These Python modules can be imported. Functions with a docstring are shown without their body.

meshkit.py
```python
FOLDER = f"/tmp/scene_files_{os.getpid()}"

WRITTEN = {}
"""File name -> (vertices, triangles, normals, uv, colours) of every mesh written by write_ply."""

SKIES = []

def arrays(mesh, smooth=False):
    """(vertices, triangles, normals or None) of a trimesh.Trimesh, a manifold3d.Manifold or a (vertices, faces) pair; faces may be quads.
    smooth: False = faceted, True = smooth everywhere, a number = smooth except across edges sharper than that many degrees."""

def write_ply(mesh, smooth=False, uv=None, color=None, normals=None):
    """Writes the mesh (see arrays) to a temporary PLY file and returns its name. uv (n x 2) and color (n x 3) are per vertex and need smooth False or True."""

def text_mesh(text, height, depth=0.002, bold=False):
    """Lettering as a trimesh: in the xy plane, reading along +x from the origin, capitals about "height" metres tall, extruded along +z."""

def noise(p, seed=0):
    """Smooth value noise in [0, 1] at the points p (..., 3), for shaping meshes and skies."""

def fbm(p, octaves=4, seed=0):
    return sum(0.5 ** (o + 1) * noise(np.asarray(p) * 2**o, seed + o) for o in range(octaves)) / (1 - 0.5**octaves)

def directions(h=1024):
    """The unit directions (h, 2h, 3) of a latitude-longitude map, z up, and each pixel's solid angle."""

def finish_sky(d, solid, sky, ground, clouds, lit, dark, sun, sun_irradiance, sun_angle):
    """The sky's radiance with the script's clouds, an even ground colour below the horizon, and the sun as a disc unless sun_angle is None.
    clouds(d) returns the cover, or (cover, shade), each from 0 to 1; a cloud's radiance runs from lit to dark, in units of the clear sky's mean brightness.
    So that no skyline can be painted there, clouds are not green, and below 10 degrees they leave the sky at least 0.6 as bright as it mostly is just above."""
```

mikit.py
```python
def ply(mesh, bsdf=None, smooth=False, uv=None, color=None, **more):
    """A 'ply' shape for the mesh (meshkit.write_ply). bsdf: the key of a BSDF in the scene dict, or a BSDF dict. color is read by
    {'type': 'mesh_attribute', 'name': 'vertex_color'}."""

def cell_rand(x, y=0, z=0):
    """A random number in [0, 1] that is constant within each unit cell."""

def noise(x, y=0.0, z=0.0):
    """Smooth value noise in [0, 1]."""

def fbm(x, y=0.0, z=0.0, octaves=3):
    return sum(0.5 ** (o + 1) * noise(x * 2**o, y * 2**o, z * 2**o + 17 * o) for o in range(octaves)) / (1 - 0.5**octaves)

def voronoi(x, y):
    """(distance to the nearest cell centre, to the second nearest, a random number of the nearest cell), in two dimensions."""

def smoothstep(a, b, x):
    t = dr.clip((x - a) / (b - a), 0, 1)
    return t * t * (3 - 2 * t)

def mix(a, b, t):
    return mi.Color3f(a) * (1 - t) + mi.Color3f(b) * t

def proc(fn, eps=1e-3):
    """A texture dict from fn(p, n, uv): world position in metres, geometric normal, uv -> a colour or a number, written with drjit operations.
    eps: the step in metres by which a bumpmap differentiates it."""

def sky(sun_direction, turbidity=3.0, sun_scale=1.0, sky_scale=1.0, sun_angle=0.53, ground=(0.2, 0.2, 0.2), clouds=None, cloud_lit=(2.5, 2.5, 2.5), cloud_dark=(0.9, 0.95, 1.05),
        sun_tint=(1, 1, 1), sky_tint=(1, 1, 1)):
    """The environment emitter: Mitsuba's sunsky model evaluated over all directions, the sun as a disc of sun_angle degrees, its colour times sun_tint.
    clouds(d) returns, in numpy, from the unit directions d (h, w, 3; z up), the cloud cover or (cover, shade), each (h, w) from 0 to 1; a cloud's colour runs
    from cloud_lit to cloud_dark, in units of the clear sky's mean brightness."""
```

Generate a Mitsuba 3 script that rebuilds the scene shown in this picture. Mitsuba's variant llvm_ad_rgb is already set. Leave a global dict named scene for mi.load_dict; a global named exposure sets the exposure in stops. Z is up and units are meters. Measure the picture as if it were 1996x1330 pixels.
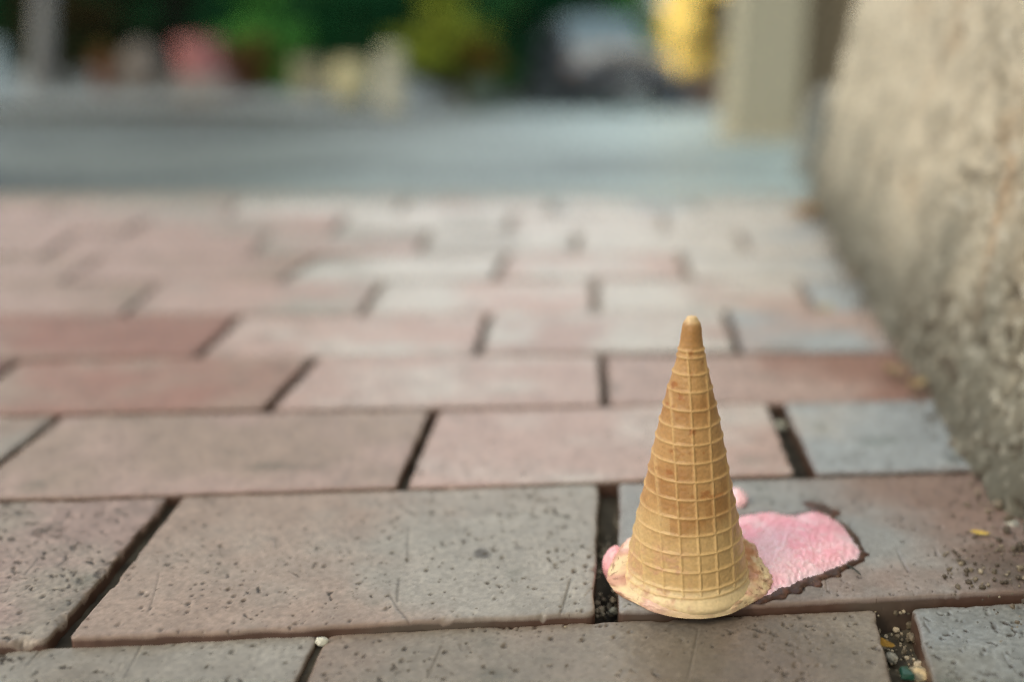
import math, random
import numpy as np, trimesh, mitsuba as mi, mikit, meshkit
import drjit as dr
from shapely.geometry import Polygon, Point
import shapely

T = mi.ScalarTransform4f
PI = math.pi


def sstep(a, b, x):
    t = np.clip((x - a) / (b - a), 0, 1)
    return t * t * (3 - 2 * t)


# ------------------------------------------------------------------ camera, sky, exposure
F, CX, CY, YH, H = 2190.0, 998.0, 665.0, 8.0, 0.230      # photo-pixel focal length, centre, horizon row of the paving, eye height
PITCH = math.atan((CY - YH) / F)
SP, CP = math.sin(PITCH), math.cos(PITCH)
scene = {'camera': {
    'type': 'thinlens', 'fov_axis': 'x', 'fov': 2 * math.degrees(math.atan(998.0 / F)),
    'aperture_radius': 0.0074, 'focus_distance': 0.440, 'near_clip': 0.02, 'far_clip': 900.0,
    'to_world': T().look_at(origin=[0, 0, H], target=[0, CP, H - SP], up=[0, 0, 1])}}
exposure = 2.4
scene['sky_light'] = mikit.sky([-0.70, -0.50, 0.62], turbidity=4, sun_scale=0.26, sun_angle=30, ground=(0.14, 0.14, 0.13), sun_tint=(1.0, 1.0, 0.97),
                               clouds=lambda d: (np.ones(d.shape[:2]), 0.05 + 0.45 * meshkit.fbm(d * 2.2, 3) + 0.35 * sstep(0.05, 0.6, d[..., 2])),
                               cloud_lit=(2.5, 2.66, 2.76), cloud_dark=(1.2, 1.3, 1.38))
labels = {}
rng = np.random.default_rng(7)


# ------------------------------------------------------------------ helpers
def lin(*c):
    """sRGB 0-255 to linear."""
    c = np.asarray(c, float) / 255
    return np.where(c < 0.04045, c / 12.92, ((c + 0.055) / 1.055) ** 2.4)


def ground(x, y, z=0.0):
    """The point at height z that the photo's pixel (x, y) shows."""
    dx, dy = (x - CX) / F, (y - CY) / F
    t = (H - z) / (SP + dy * CP)
    return np.array([dx * t, t * (CP - dy * SP), z])


def at(x, y, Y):
    """The point at distance Y (metres ahead) that the pixel shows."""
    dx, dy = (x - CX) / F, (y - CY) / F
    t = Y / (CP - dy * SP)
    return np.array([dx * t, Y, H - t * (SP + dy * CP)])


def project(p):
    p = np.asarray(p, float)
    d = p - [0, 0, H]
    depth = d[..., 1] * CP - d[..., 2] * SP
    down = -d[..., 1] * SP - d[..., 2] * CP
    return CX + F * d[..., 0] / depth, CY + F * down / depth, depth


def key_for(name, parent=None):
    base = f'{parent}__{name}' if parent else name
    if base not in scene and base not in labels:
        return base
    k = 1
    while f'{base}_{k:03d}' in scene or f'{base}_{k:03d}' in labels:
        k += 1
    return f'{base}_{k:03d}'


def obj(name, mesh, mat, parent=None, smooth=False, color=None, label=None, cat=None, group=None, kind=None, **more):
    k = key_for(name, parent)
    scene[k] = mikit.ply(mesh, mat, smooth=smooth, color=color, **more)
    tag(k, label, cat, group, kind)
    return k


def tag(k, label=None, cat=None, group=None, kind=None):
    d = {a: b for a, b in (('label', label), ('category', cat), ('group', group), ('kind', kind)) if b}
    if d:
        labels[k] = d


def thing(name, label, cat, group=None, kind=None):
    k = key_for(name)
    tag(k, label, cat, group, kind)
    return k


def grid_faces(nu, nv, wrap=False):
    i, j = np.meshgrid(np.arange(nu - (0 if wrap else 1)), np.arange(nv - 1), indexing='ij')
    i2 = (i + 1) % nu
    a, b, c, d = i * nv + j, i2 * nv + j, i2 * nv + j + 1, i * nv + j + 1
    return np.vstack([np.stack([a, b, c], -1).reshape(-1, 3), np.stack([a, c, d], -1).reshape(-1, 3)])


def nz(x, y, z=0.0, s=1.0, seed=0, o=3):
    p = np.stack(np.broadcast_arrays(np.asarray(x, float) * s, np.asarray(y, float) * s, np.asarray(z, float) * s), -1)
    return meshkit.fbm(p + 37.3 + seed * 11.7, o, seed)


def cmix(a, b, t):
    t = np.asarray(t)[..., None]
    return np.asarray(a) * (1 - t) + np.asarray(b) * t


def tube_mesh(points, radii, sides=8):
    p = np.asarray(points, float)
    radii = np.broadcast_to(np.asarray(radii, float), (len(p),))
    t = np.gradient(p, axis=0)
    t /= np.linalg.norm(t, axis=1, keepdims=True) + 1e-12
    ref = np.array([0.31, 0.2, 0.93]) if abs(t[0, 2]) < 0.8 else np.array([1.0, 0.1, 0])
    a = np.cross(t, ref)
    a /= np.linalg.norm(a, axis=1, keepdims=True)
    b = np.cross(t, a)
    ang = np.arange(sides) * 2 * PI / sides
    v = p[:, None] + radii[:, None, None] * (np.cos(ang)[None, :, None] * a[:, None] + np.sin(ang)[None, :, None] * b[:, None])
    n = len(p)
    f = []
    for i in range(n - 1):
        for j in range(sides):
            q = (j + 1) % sides
            f += [[i * sides + j, (i + 1) * sides + j, (i + 1) * sides + q], [i * sides + j, (i + 1) * sides + q, i * sides + q]]
    v = np.vstack([v.reshape(-1, 3), p[:1], p[-1:]])
    for j in range(sides):
        q = (j + 1) % sides
        f += [[n * sides, j, q], [n * sides + 1, (n - 1) * sides + q, (n - 1) * sides + j]]
    m = trimesh.Trimesh(v, np.array(f), process=False)
    trimesh.repair.fix_normals(m)
    return m


def box_mesh(sx, sy, sz, at=(0, 0, 0), bevel=0.0, rz=0.0):
    """A box with its base centre at the point, edges chamfered."""
    if bevel:
        import manifold3d as m3
        pts = []
        for a in (-1, 1):
            for b in (-1, 1):
                for c in (0, 1):
                    for k in range(3):
                        o = [bevel, bevel, bevel]
                        o[k] = 0
                        pts.append([a * (sx / 2 - o[0]), b * (sy / 2 - o[1]), (o[2] if c == 0 else sz - o[2])])
        m = trimesh.Trimesh(np.array(pts)).convex_hull
    else:
        m = trimesh.creation.box([sx, sy, sz])
        m.apply_translation([0, 0, sz / 2])
    m.apply_transform(trimesh.transformations.rotation_matrix(rz, [0, 0, 1]))
    m.apply_translation(at)
    return m


def lathe(profile, n=40, at=(0, 0, 0)):
    m = trimesh.creation.revolve(np.asarray(profile, float), sections=n)
    m.apply_translation(at)
    return m


def lumpy(r, at, seed, sub=3, amp=0.25, squash=(1, 1, 1), s=1.6):
    m = trimesh.creation.icosphere(sub, 1.0)
    v = m.vertices
    v = v * (1 + amp * (meshkit.fbm(v * s + seed * 3.1, 3, seed) - 0.5) * 2)[:, None]
    return trimesh.Trimesh(v * r * np.asarray(squash) + at, m.faces, process=False)


# ------------------------------------------------------------------ materials
VC = {'type': 'mesh_attribute', 'name': 'vertex_color'}


def mat(key, color, rough=0.6, spec=0.5, **more):
    c = color if isinstance(color, dict) else {'type': 'rgb', 'value': [float(x) for x in color]}
    scene[key] = {'type': 'twosided', 'bsdf': {'type': 'principled', 'base_color': c, 'roughness': rough, 'specular': spec, **more}}


mat('mat_paver', VC, 0.38, 0.5)
mat('mat_soil', VC, 0.9, 0.2)
mat('mat_wall', VC, 0.9, 0.25)
mat('mat_wafer', VC, 0.36, 0.5)
mat('mat_cream', VC, 0.28, 0.5)
mat('mat_foam', VC, 0.32, 0.5, sheen=0.8, sheen_tint=0.4)
mat('mat_syrup', lin(62, 38, 30), 0.3, 0.5)
mat('mat_leaf', VC, 0.8, 0.06)
mat('mat_stone', VC, 0.6, 0.4)
mat('mat_bark', VC, 0.9, 0.2)


_a, _b = at(170, 338, 1.62), at(640, 305, 2.05)
_d = (_b - _a)[:2] / np.linalg.norm((_b - _a)[:2])
TAR = (float((_a + _b)[0] / 2), float((_a + _b)[1] / 2), float(_d[0]), float(_d[1]))


def asphalt(p, n, uv):
    f = mikit.fbm(p.x * 1.1 + 3.0, p.y * 0.8, 0.0, octaves=4)
    g = mikit.fbm(p.x * 60, p.y * 60, 0.0, octaves=2)
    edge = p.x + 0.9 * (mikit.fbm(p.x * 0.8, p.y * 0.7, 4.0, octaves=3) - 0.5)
    sky_sheen = mikit.smoothstep(-0.9, 0.5, edge)                     # paler and bluer towards the gateway: sky sheen painted into the colour
    c = mikit.mix((0.10, 0.122, 0.112), (0.29, 0.385, 0.39), sky_sheen)
    patch = mikit.smoothstep(0.50, 0.60, mikit.fbm(p.x * 1.7 + 7.7, p.y * 2.6 + 1.2, 0.0, octaves=3)) * (1 - 0.6 * sky_sheen)
    c = mikit.mix(c, (0.022, 0.034, 0.034), patch * 0.85)
    u = (p.x - TAR[0]) * TAR[2] + (p.y - TAR[1]) * TAR[3]
    v = (p.y - TAR[1]) * TAR[2] - (p.x - TAR[0]) * TAR[3] + 0.16 * (mikit.fbm(p.x * 4.0, p.y * 4.0, 2.0, octaves=3) - 0.5)
    tar = mikit.smoothstep(0.62, 0.40, dr.abs(u)) * mikit.smoothstep(0.13, 0.05, dr.abs(v))
    c = mikit.mix(c, (0.026, 0.042, 0.042), tar * 0.85)                # an old tar seam
    return c * (0.75 + 0.3 * f + 0.25 * g)


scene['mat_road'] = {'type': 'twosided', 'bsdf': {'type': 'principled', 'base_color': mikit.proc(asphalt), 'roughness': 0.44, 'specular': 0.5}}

# ------------------------------------------------------------------ the lie of the land
Y0 = 1.30                                            # where the paving meets the road
SLOPE = (at(998, 228, 10.0)[2]) / (10.0 - Y0)


def road_z(Y):
    Y = np.asarray(Y, float)
    z = SLOPE * (np.clip(Y, Y0, 19) - Y0)
    return z - 0.012 * np.clip(Y - 19, 0, 60)


# ------------------------------------------------------------------ pavement: every paver is a piece of it
PINK, GRAY, RED, BLUE, OLIVE, BROWN, PALE_SHEEN = (lin(168, 147, 140), lin(152, 149, 142), lin(142, 108, 98), lin(154, 163, 168),
                                             lin(144, 137, 127), lin(154, 137, 126), lin(190, 187, 182))  # the pale tone includes painted sky sheen for the far middle pavers
thing('pavement', None, None, kind='structure')
WALL_B = np.array([ground(1996, 1030)[:2], ground(1610, 440)[:2]])     # line of the wall's foot


def wall_x(Y):
    (xa, ya), (xb, yb) = WALL_B
    return xa + (np.asarray(Y) - ya) * (xb - xa) / (yb - ya)


def paver_mesh(quad, z0, step, seed, cols, pits=1.0, tilt=(0, 0), grad=None, spots=()):
    """quad: front left, front right, back right, back left (x, y). Top with worn rounded edges, pits and scratches; sides 32 mm down."""
    r = np.random.default_rng(seed)
    q = np.asarray(quad, float)
    L, W = (np.linalg.norm(q[1] - q[0]) + np.linalg.norm(q[2] - q[3])) / 2, (np.linalg.norm(q[3] - q[0]) + np.linalg.norm(q[2] - q[1])) / 2
    edge = [0, 0.0002, 0.0005, 0.001, 0.0018, 0.003] if step < 0.004 else [0, 0.001, 0.0028]

    def ticks(length, st):
        n = max(3, int((length - 2 * edge[-1]) / st))
        return np.r_[edge[:-1], np.linspace(edge[-1], length - edge[-1], n), [length - e for e in edge[-2::-1]]]

    u, v = ticks(L, step), ticks(W, step * 1.35)
    U, V = np.meshgrid(u, v, indexing='ij')
    R = 0.0026                                        # corner radius
    cu, cv = np.clip(U, R, L - R), np.clip(V, R, W - R)
    du, dv = U - cu, V - cv
    dist = np.hypot(du, dv)
    k = np.where(dist > R, R / np.maximum(dist, 1e-9), 1)
    U, V = cu + du * k, cv + dv * k
    inner = np.minimum(np.minimum(U, L - U), np.minimum(V, W - V))
    corner = (np.abs(du) > 0) & (np.abs(dv) > 0)
    d = np.where(corner, R - np.hypot(U - cu, V - cv), inner)
    s, t = (U / L)[..., None], (V / W)[..., None]
    P = q[0] * (1 - s) * (1 - t) + q[1] * s * (1 - t) + q[2] * s * t + q[3] * (1 - s) * t
    wob = np.stack([nz(P[..., 0], P[..., 1], 0, 70, seed, 3) - 0.5, nz(P[..., 0], P[..., 1], 5, 70, seed, 3) - 0.5], -1)
    P = P + wob * 0.0022 * np.exp(-np.maximum(d, 0) / 0.004)[..., None]
    rad = 0.0006 + 0.0012 * nz(P[..., 0], P[..., 1], 2, 160, seed, 3) + 0.0024 * sstep(0.60, 0.78, nz(P[..., 0], P[..., 1], 9, 110, seed, 3))
    dd = np.clip(d, 0, rad)
    z = z0 + tilt[0] * (U / L - 0.5) + tilt[1] * (V / W - 0.5) - (rad - np.sqrt(np.maximum(rad**2 - (rad - dd) ** 2, 0)))
    z += 0.0011 * (nz(P[..., 0], P[..., 1], 1, 28, seed, 3) - 0.5) + 0.0003 * (nz(P[..., 0], P[..., 1], 3, 420, seed, 2) - 0.5)
    # colour: clay under a film of grime; pale far tones carry painted sheen
    base, film, amount = cols
    a = nz(P[..., 0], P[..., 1], 4, 17, seed, 4)
    m = sstep(0.62 - amount * 0.5, 0.95 - amount * 0.5, a + (0 if grad is None else grad * (U / L - 0.5)))
    C = cmix(base, film, m)
    fine = nz(P[..., 0], P[..., 1], 6, 95, seed, 3)
    C = C * (0.80 + 0.40 * fine)[..., None] * (0.93 + 0.14 * r.random(U.shape))[..., None]
    C = cmix(C, C * np.array([0.62, 0.66, 0.64]), 0.8 * sstep(0.62, 0.78, nz(P[..., 0], P[..., 1], 8, 46, seed, 4)))
    dark = np.zeros_like(z)
    if step < 0.002:
        grain = nz(P[..., 0], P[..., 1], 11, 620, seed, 2) - 0.5
        C = C * (1 + 0.7 * grain * (0.6 + 0.8 * fine))[..., None]
        z += 0.00022 * grain
        dens = 0.735 - 0.125 * pits * sstep(0.35, 0.75, nz(P[..., 0], P[..., 1], 12, 26, seed, 3))
        chip = nz(P[..., 0] + 0.3 * P[..., 1], P[..., 1] * 0.8, 13, 430, seed, 3)
        chip = sstep(dens, dens + 0.05, chip)
        z -= 0.0006 * chip
        dark = 0.8 * chip * (0.5 + nz(P[..., 0], P[..., 1], 14, 90, seed, 2))
    if step < 0.0015:                                 # pits, gouges and dirt specks
        n = int(pits * L * W * 36000)
        pc = r.random((n, 2)) * [L, W]
        keep = nz(pc[:, 0] + seed, pc[:, 1], 0, 30, seed, 3) > 0.58 - 0.3 * r.random(n)
        for (pu, pv) in pc[keep]:
            ra = 0.0002 + 0.0009 * r.random() ** 4.5
            rb = ra * (0.9 + 0.9 * r.random())
            i0, i1 = np.searchsorted(u, [pu - 2.2 * ra, pu + 2.2 * ra])
            j0, j1 = np.searchsorted(v, [pv - 2.2 * rb, pv + 2.2 * rb])
            if i1 <= i0 or j1 <= j0:
                continue
            g = np.exp(-(((u[i0:i1, None] - pu) / ra) ** 2 + ((v[None, j0:j1] - pv) / rb) ** 2) ** 1.5)
            z[i0:i1, j0:j1] -= g * min(0.0009, ra * 0.8)
            dark[i0:i1, j0:j1] = np.maximum(dark[i0:i1, j0:j1], g * (0.5 + 0.5 * r.random()))
        for _ in range(int(pits * 14)):               # drag marks, all roughly one way
            pu, pv, ln, an, wd = r.random() * L, r.random() * W, 0.003 + 0.02 * r.random() ** 2, 1.75 + 0.25 * r.normal(), 0.00025 + 0.0003 * r.random()
            x, y = U - pu, V - pv
            al, ac = x * math.cos(an) + y * math.sin(an), -x * math.sin(an) + y * math.cos(an) + 0.0006 * np.sin(x * 300 + pu * 99)
            g = np.exp(-(ac / wd) ** 2) * sstep(ln, ln * 0.7, np.abs(al))
            z -= g * 0.0004
            dark = np.maximum(dark, g * (0.15 + 0.5 * r.random()))
        for (pu, pv, rs, st) in spots:
            g = sstep(1.1, 0.5, np.hypot((P[..., 0] - pu), (P[..., 1] - pv) * 0.8) / rs + 0.9 * (nz(P[..., 0], P[..., 1], 8, 330, seed, 3) - 0.5))
            dark = np.maximum(dark, g * st)
    C = cmix(C, lin(58, 52, 46), dark)
    rim = np.exp(-np.maximum(d, 0) / 0.0012)
    C = cmix(C, lin(120, 98, 86), 0.45 * rim * (d < 0.004))
    nu, nv = U.shape
    verts = np.concatenate([P, z[..., None]], -1).reshape(-1, 3)
    faces = grid_faces(nu, nv)
    ids = np.arange(nu * nv).reshape(nu, nv)
    loop = np.r_[ids[:-1, 0], ids[-1, :-1], ids[:0:-1, -1], ids[0, :0:-1]]
    nl = len(loop)
    rings, colr = [verts[loop]], [C.reshape(-1, 3)[loop]]
    side = lin(88, 67, 58) * (0.75 + 0.5 * nz(verts[loop][:, 0], verts[loop][:, 1], 0, 60, seed, 3))[:, None]
    side = cmix(side, lin(96, 92, 84), 0.6 * sstep(0.5, 0.7, nz(verts[loop][:, 0], verts[loop][:, 1], 3, 22, seed, 3)))
    for dz in (0.0012, 0.0035, 0.008, 0.016, 0.034):
        w = verts[loop].copy()
        w[:, :2] += 0.0006 * (np.stack([nz(w[:, 0], w[:, 1], dz * 200, 150, seed), nz(w[:, 0], w[:, 1], 4 + dz * 200, 150, seed)], -1) - 0.5)
        w[:, 2] = verts[loop][:, 2] - dz
        rings.append(w)
        colr.append(side * (1.0 if dz < 0.006 else 0.8))
    allv, allc = [verts], [C.reshape(-1, 3)]
    fs, prev = [faces], loop
    off = len(verts)
    for w, c in zip(rings[1:], colr[1:]):
        cur = off + np.arange(nl)
        a, b = prev, np.roll(prev, -1)
        e, g = cur, np.roll(cur, -1)
        fs += [np.stack([a, e, g], -1), np.stack([a, g, b], -1)]
        allv.append(w)
        allc.append(c)
        prev, off = cur, off + nl
    return trimesh.Trimesh(np.vstack(allv), np.vstack(fs), process=False), np.clip(np.vstack(allc), 0.01, 0.9)


# rows from the camera outwards: front line, back line (two photo pixels each), height, joints (x at back, x at front, width), tones
ROWS = [
    (((0, 1690), (1690, 1590)), ((0, 1267), (1690, 1189)), 0.0, [(630, 425, 30), (1742, 1845, 112)],
     [(OLIVE * .84, GRAY * .9, .5), (OLIVE * .82, BROWN * .8, .35), (lin(122, 124, 120), BLUE * .9, .4)], 0.00046),
    (((0, 1252), (1996, 1152)), ((0, 980), (1930, 922)), 0.0042, [(342, 112, 46), (1187, 1181, 54)],
     [(PINK * .8, OLIVE, .5), (BROWN, GRAY, .55), (lin(136, 116, 108), lin(146, 149, 149), .66)], 0.00046),
    (((0, 974), (1900, 917)), ((0, 812), (1780, 782)), 0.0045, [(118, -95, 22), (848, 783, 26), (1511, 1570, 52)],
     [(BROWN, GRAY, .4), (BROWN, PINK, .5), (PINK * 1.1, PALE_SHEEN, .4), (BLUE * .9, PALE_SHEEN, .5)], 0.0011),
    (((0, 807), (1780, 778)), ((0, 702), (1700, 687.5)), 0.0045, [(35, -110, 20), (617, 522, 24), (1173, 1181, 20)],
     [(RED, PINK, .4), (RED * 1.15, BROWN, .7), (PINK * 1.1, PALE_SHEEN, .5), (PINK, RED, .42)], 0.0014),
    (((0, 698), (1700, 684)), ((0, 617), (1700, 607.5)), 0.0045, [(-20, -150, 22), (468, 383, 24), (953, 930, 24), (1413, 1440, 24)],
     [(RED, PINK, .3), (RED * 1.05, BROWN, .6), (PINK * 1.15, PALE_SHEEN, .4), (PALE_SHEEN * .95, PINK, .45), (PINK * 1.1, BLUE, .5)], 0.0025),
    (((0, 613), (1700, 605)), ((0, 552), (1650, 544)), 0.0045, [(315, 240, 22), (747, 706, 22), (1160, 1162, 22), (1555, 1590, 24)],
     [(BROWN, PINK, .5), (PINK * 1.1, GRAY * 1.1, .5), (PALE_SHEEN, PINK * 1.2, .5), (PALE_SHEEN, PINK * 1.1, .4), (BLUE, PALE_SHEEN, .3)], 0.004),
    (((0, 549), (1650, 541)), ((0, 500), (1640, 491.5)), 0.0045, [(200, 120, 20), (622, 545, 20), (990, 962, 20), (1325, 1345, 22)],
     [(BROWN, PINK, .5), (PINK, BROWN, .5), (PALE_SHEEN, GRAY, .5), (PALE_SHEEN, PINK * 1.15, .5), (PALE_SHEEN, BLUE, .5)], 0.006),
    (((0, 497), (1640, 489)), ((0, 456.5), (1620, 450)), 0.0045, [(150, 85, 20), (525, 488, 20), (838, 815, 20), (1128, 1122, 20), (1440, 1460, 20)],
     [(PINK, BROWN, .5), (PINK, PINK, .5), (PINK * 1.1, GRAY, .4), (PALE_SHEEN, GRAY, .4), (PALE_SHEEN, PALE_SHEEN, .4), (PALE_SHEEN, BLUE, .5)], 0.006),
    (((0, 454), (1620, 448)), ((0, 422), (1600, 412)), 0.0045, [(300, 245, 18), (680, 650, 18), (1000, 990, 18), (1290, 1300, 18)],
     [(PINK, BROWN, .5), (PINK, GRAY, .5), (PALE_SHEEN, GRAY, .4), (PALE_SHEEN, PINK, .4), (PALE_SHEEN, BLUE, .4)], 0.006),
    (((0, 420), (1600, 410)), ((0, 392), (1590, 391)), 0.0045, [(130, 80, 16), (470, 440, 16), (790, 775, 16), (1080, 1072, 16), (1360, 1366, 16)],
     [(PINK, BROWN, .5), (PINK, GRAY, .5), (PALE_SHEEN, GRAY, .4), (PALE_SHEEN, PINK, .4), (PALE_SHEEN, BLUE, .4)], 0.006),
]


def line_w(pts, z):
    a, b = ground(*pts[0], z), ground(*pts[1], z)
    return a[:2], b[:2]


def meet(p, q, l):
    """Where line p-q meets the world line l, in the plane."""
    a, b = l
    d, e = q - p, b - a
    s = ((a[0] - p[0]) * e[1] - (a[1] - p[1]) * e[0]) / (d[0] * e[1] - d[1] * e[0])
    return p + d * s


count = 0
for ri, (fl, bl, z0, joints, tones, step) in enumerate(ROWS):
    lf, lb = line_w(fl, z0), line_w(bl, z0)
    yf = lambda x, l: l[0][1] + (x - l[0][0]) * (l[1][1] - l[0][1]) / (l[1][0] - l[0][0])
    js = []
    for (xb, xf, w) in joints:
        yb_px = bl[0][1] + (xb - bl[0][0]) * (bl[1][1] - bl[0][1]) / (bl[1][0] - bl[0][0])
        yf_px = fl[0][1] + (xf - fl[0][0]) * (fl[1][1] - fl[0][1]) / (fl[1][0] - fl[0][0])
        b, f = ground(xb, yb_px, z0)[:2], ground(xf, yf_px, z0)[:2]
        hw = w * (0.78 if ri < 4 else 0.68) * (H / ((yb_px + yf_px) / 2 - YH)) / CP / 2
        js.append([f[0], b[0], hw])
    skew = js[0][1] - js[0][0]
    while js[0][0] > (-0.55 if ri < 4 else -1.2):     # on beyond the frame at the left
        js.insert(0, [js[0][0] - 0.206 + 0.002 * rng.normal(), 0, 0.003])
        js[0][1] = js[0][0] + skew
        tones = [(BROWN, [PINK, GRAY, RED][len(js) % 3], .5)] + tones
    tones = tones[-(len(js) + 1):]
    for k in range(len(js)):
        x0f, x0b, h0 = js[k]
        if k + 1 < len(js):
            x1f, x1b, h1 = js[k + 1]
            x1f, x1b = x1f - h1, x1b - h1
        else:                                        # the last one is cut to the wall (or runs under its foot)
            x1f, x1b = x0f + 0.205, x0b + 0.205
            lim = wall_x(yf(x1f, lf)) + 0.012
            if ri > 0 or lim < x1f:
                x1f, x1b = min(lim, x0f + 0.23) if ri else x1f, min(wall_x(yf(x1b, lb)) + 0.012, x0b + 0.23) if ri else x1b
        x0f, x0b = x0f + h0, x0b + h0
        if x1f - x0f < 0.02:
            continue
        quad = [[x0f, yf(x0f, lf)], [x1f, yf(x1f, lf)], [x1b, yf(x1b, lb)], [x0b, yf(x0b, lb)]]
        visible = -0.30 < (x0f + x1f) / 2 or ri > 3
        st = step if visible else 0.006
        cols = tones[min(k + 1, len(tones) - 1)]
        spots, grad, pits = [], None, [1.25, 1.1, 0.7, 0.4][ri] if ri < 4 else 0
        if ri == 1 and k == len(js) - 2:
            g = ground(938, 1080, z0)
            spots, grad = [(g[0], g[1], 0.0045, 0.75), (*ground(1010, 1068, z0)[:2], 0.0025, 0.4)], 0.5
        if ri == 0 and k == len(js) - 2:
            spots = [(*ground(1430, 1262)[:2], 0.045, 0.42), (*ground(1600, 1300)[:2], 0.03, 0.3)]
        if ri == 1 and k == len(js) - 1:
            spots = [(*ground(1540, 1150, z0)[:2], 0.016, 0.3), (*ground(1960, 1110, z0)[:2], 0.022, 0.4)]
            grad = -0.35
        if ri == 3 and k == len(js) - 1:
            grad = 0.9
        if ri == 0 and k == len(js) - 2:
            grad = -0.2
        mesh, col = paver_mesh(quad, z0 + 0.0006 * rng.normal() * (ri > 1), st, 100 * ri + k, cols, pits,
                               (0.0012 * rng.normal() * (ri > 1), 0.0006 * rng.normal() * (ri > 1)), grad, spots)
        obj('paver', mesh, 'mat_paver', 'pavement', smooth=True, color=col)
        count += 1

# bedding sand and soil in the joints
xs, ys = np.linspace(-1.6, 0.62, 740), np.r_[np.linspace(0.16, 0.62, 300), np.linspace(0.63, 1.42, 120)]
X, Y = np.meshgrid(xs, ys, indexing='ij')
n1, n2 = nz(X, Y, 0, 60, 3, 4), nz(X, Y, 3, 320, 4, 3)
Z = -0.0068 + 0.006 * (n1 - 0.5) + 0.0025 * (n2 - 0.5)
Z += 0.0040 * sstep(0.08, -0.08, X) * sstep(0.66, 0.56, Y)
gap = np.zeros_like(X)
for (px, py, rr) in ((1188, 1040, 0.03), (1188, 1170, 0.022), (1745, 1215, 0.022), (1240, 1195, 0.015)):
    g = ground(px, py)
    gap = np.maximum(gap, np.exp(-((X - g[0]) ** 2 + (Y - g[1]) ** 2) / rr**2))
Z -= 0.006 * gap
Z += 0.004 * np.exp(-((X - ground(1188, 1010)[0]) / 0.012) ** 2) * np.exp(-((Y - ground(1188, 1030)[1]) / 0.05) ** 2)
Z += 0.0072 * sstep(0.62, 0.95, Y)
C = cmix(lin(92, 86, 74), lin(52, 47, 40), sstep(0.4, 0.65, n1))
C = cmix(C, lin(138, 130, 120), 0.9 * sstep(0.60, 0.9, Y + 0.2 * (n1 - 0.5))) * (0.7 + 0.6 * n2)[..., None]
C = cmix(C, C * 0.72, gap)
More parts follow.
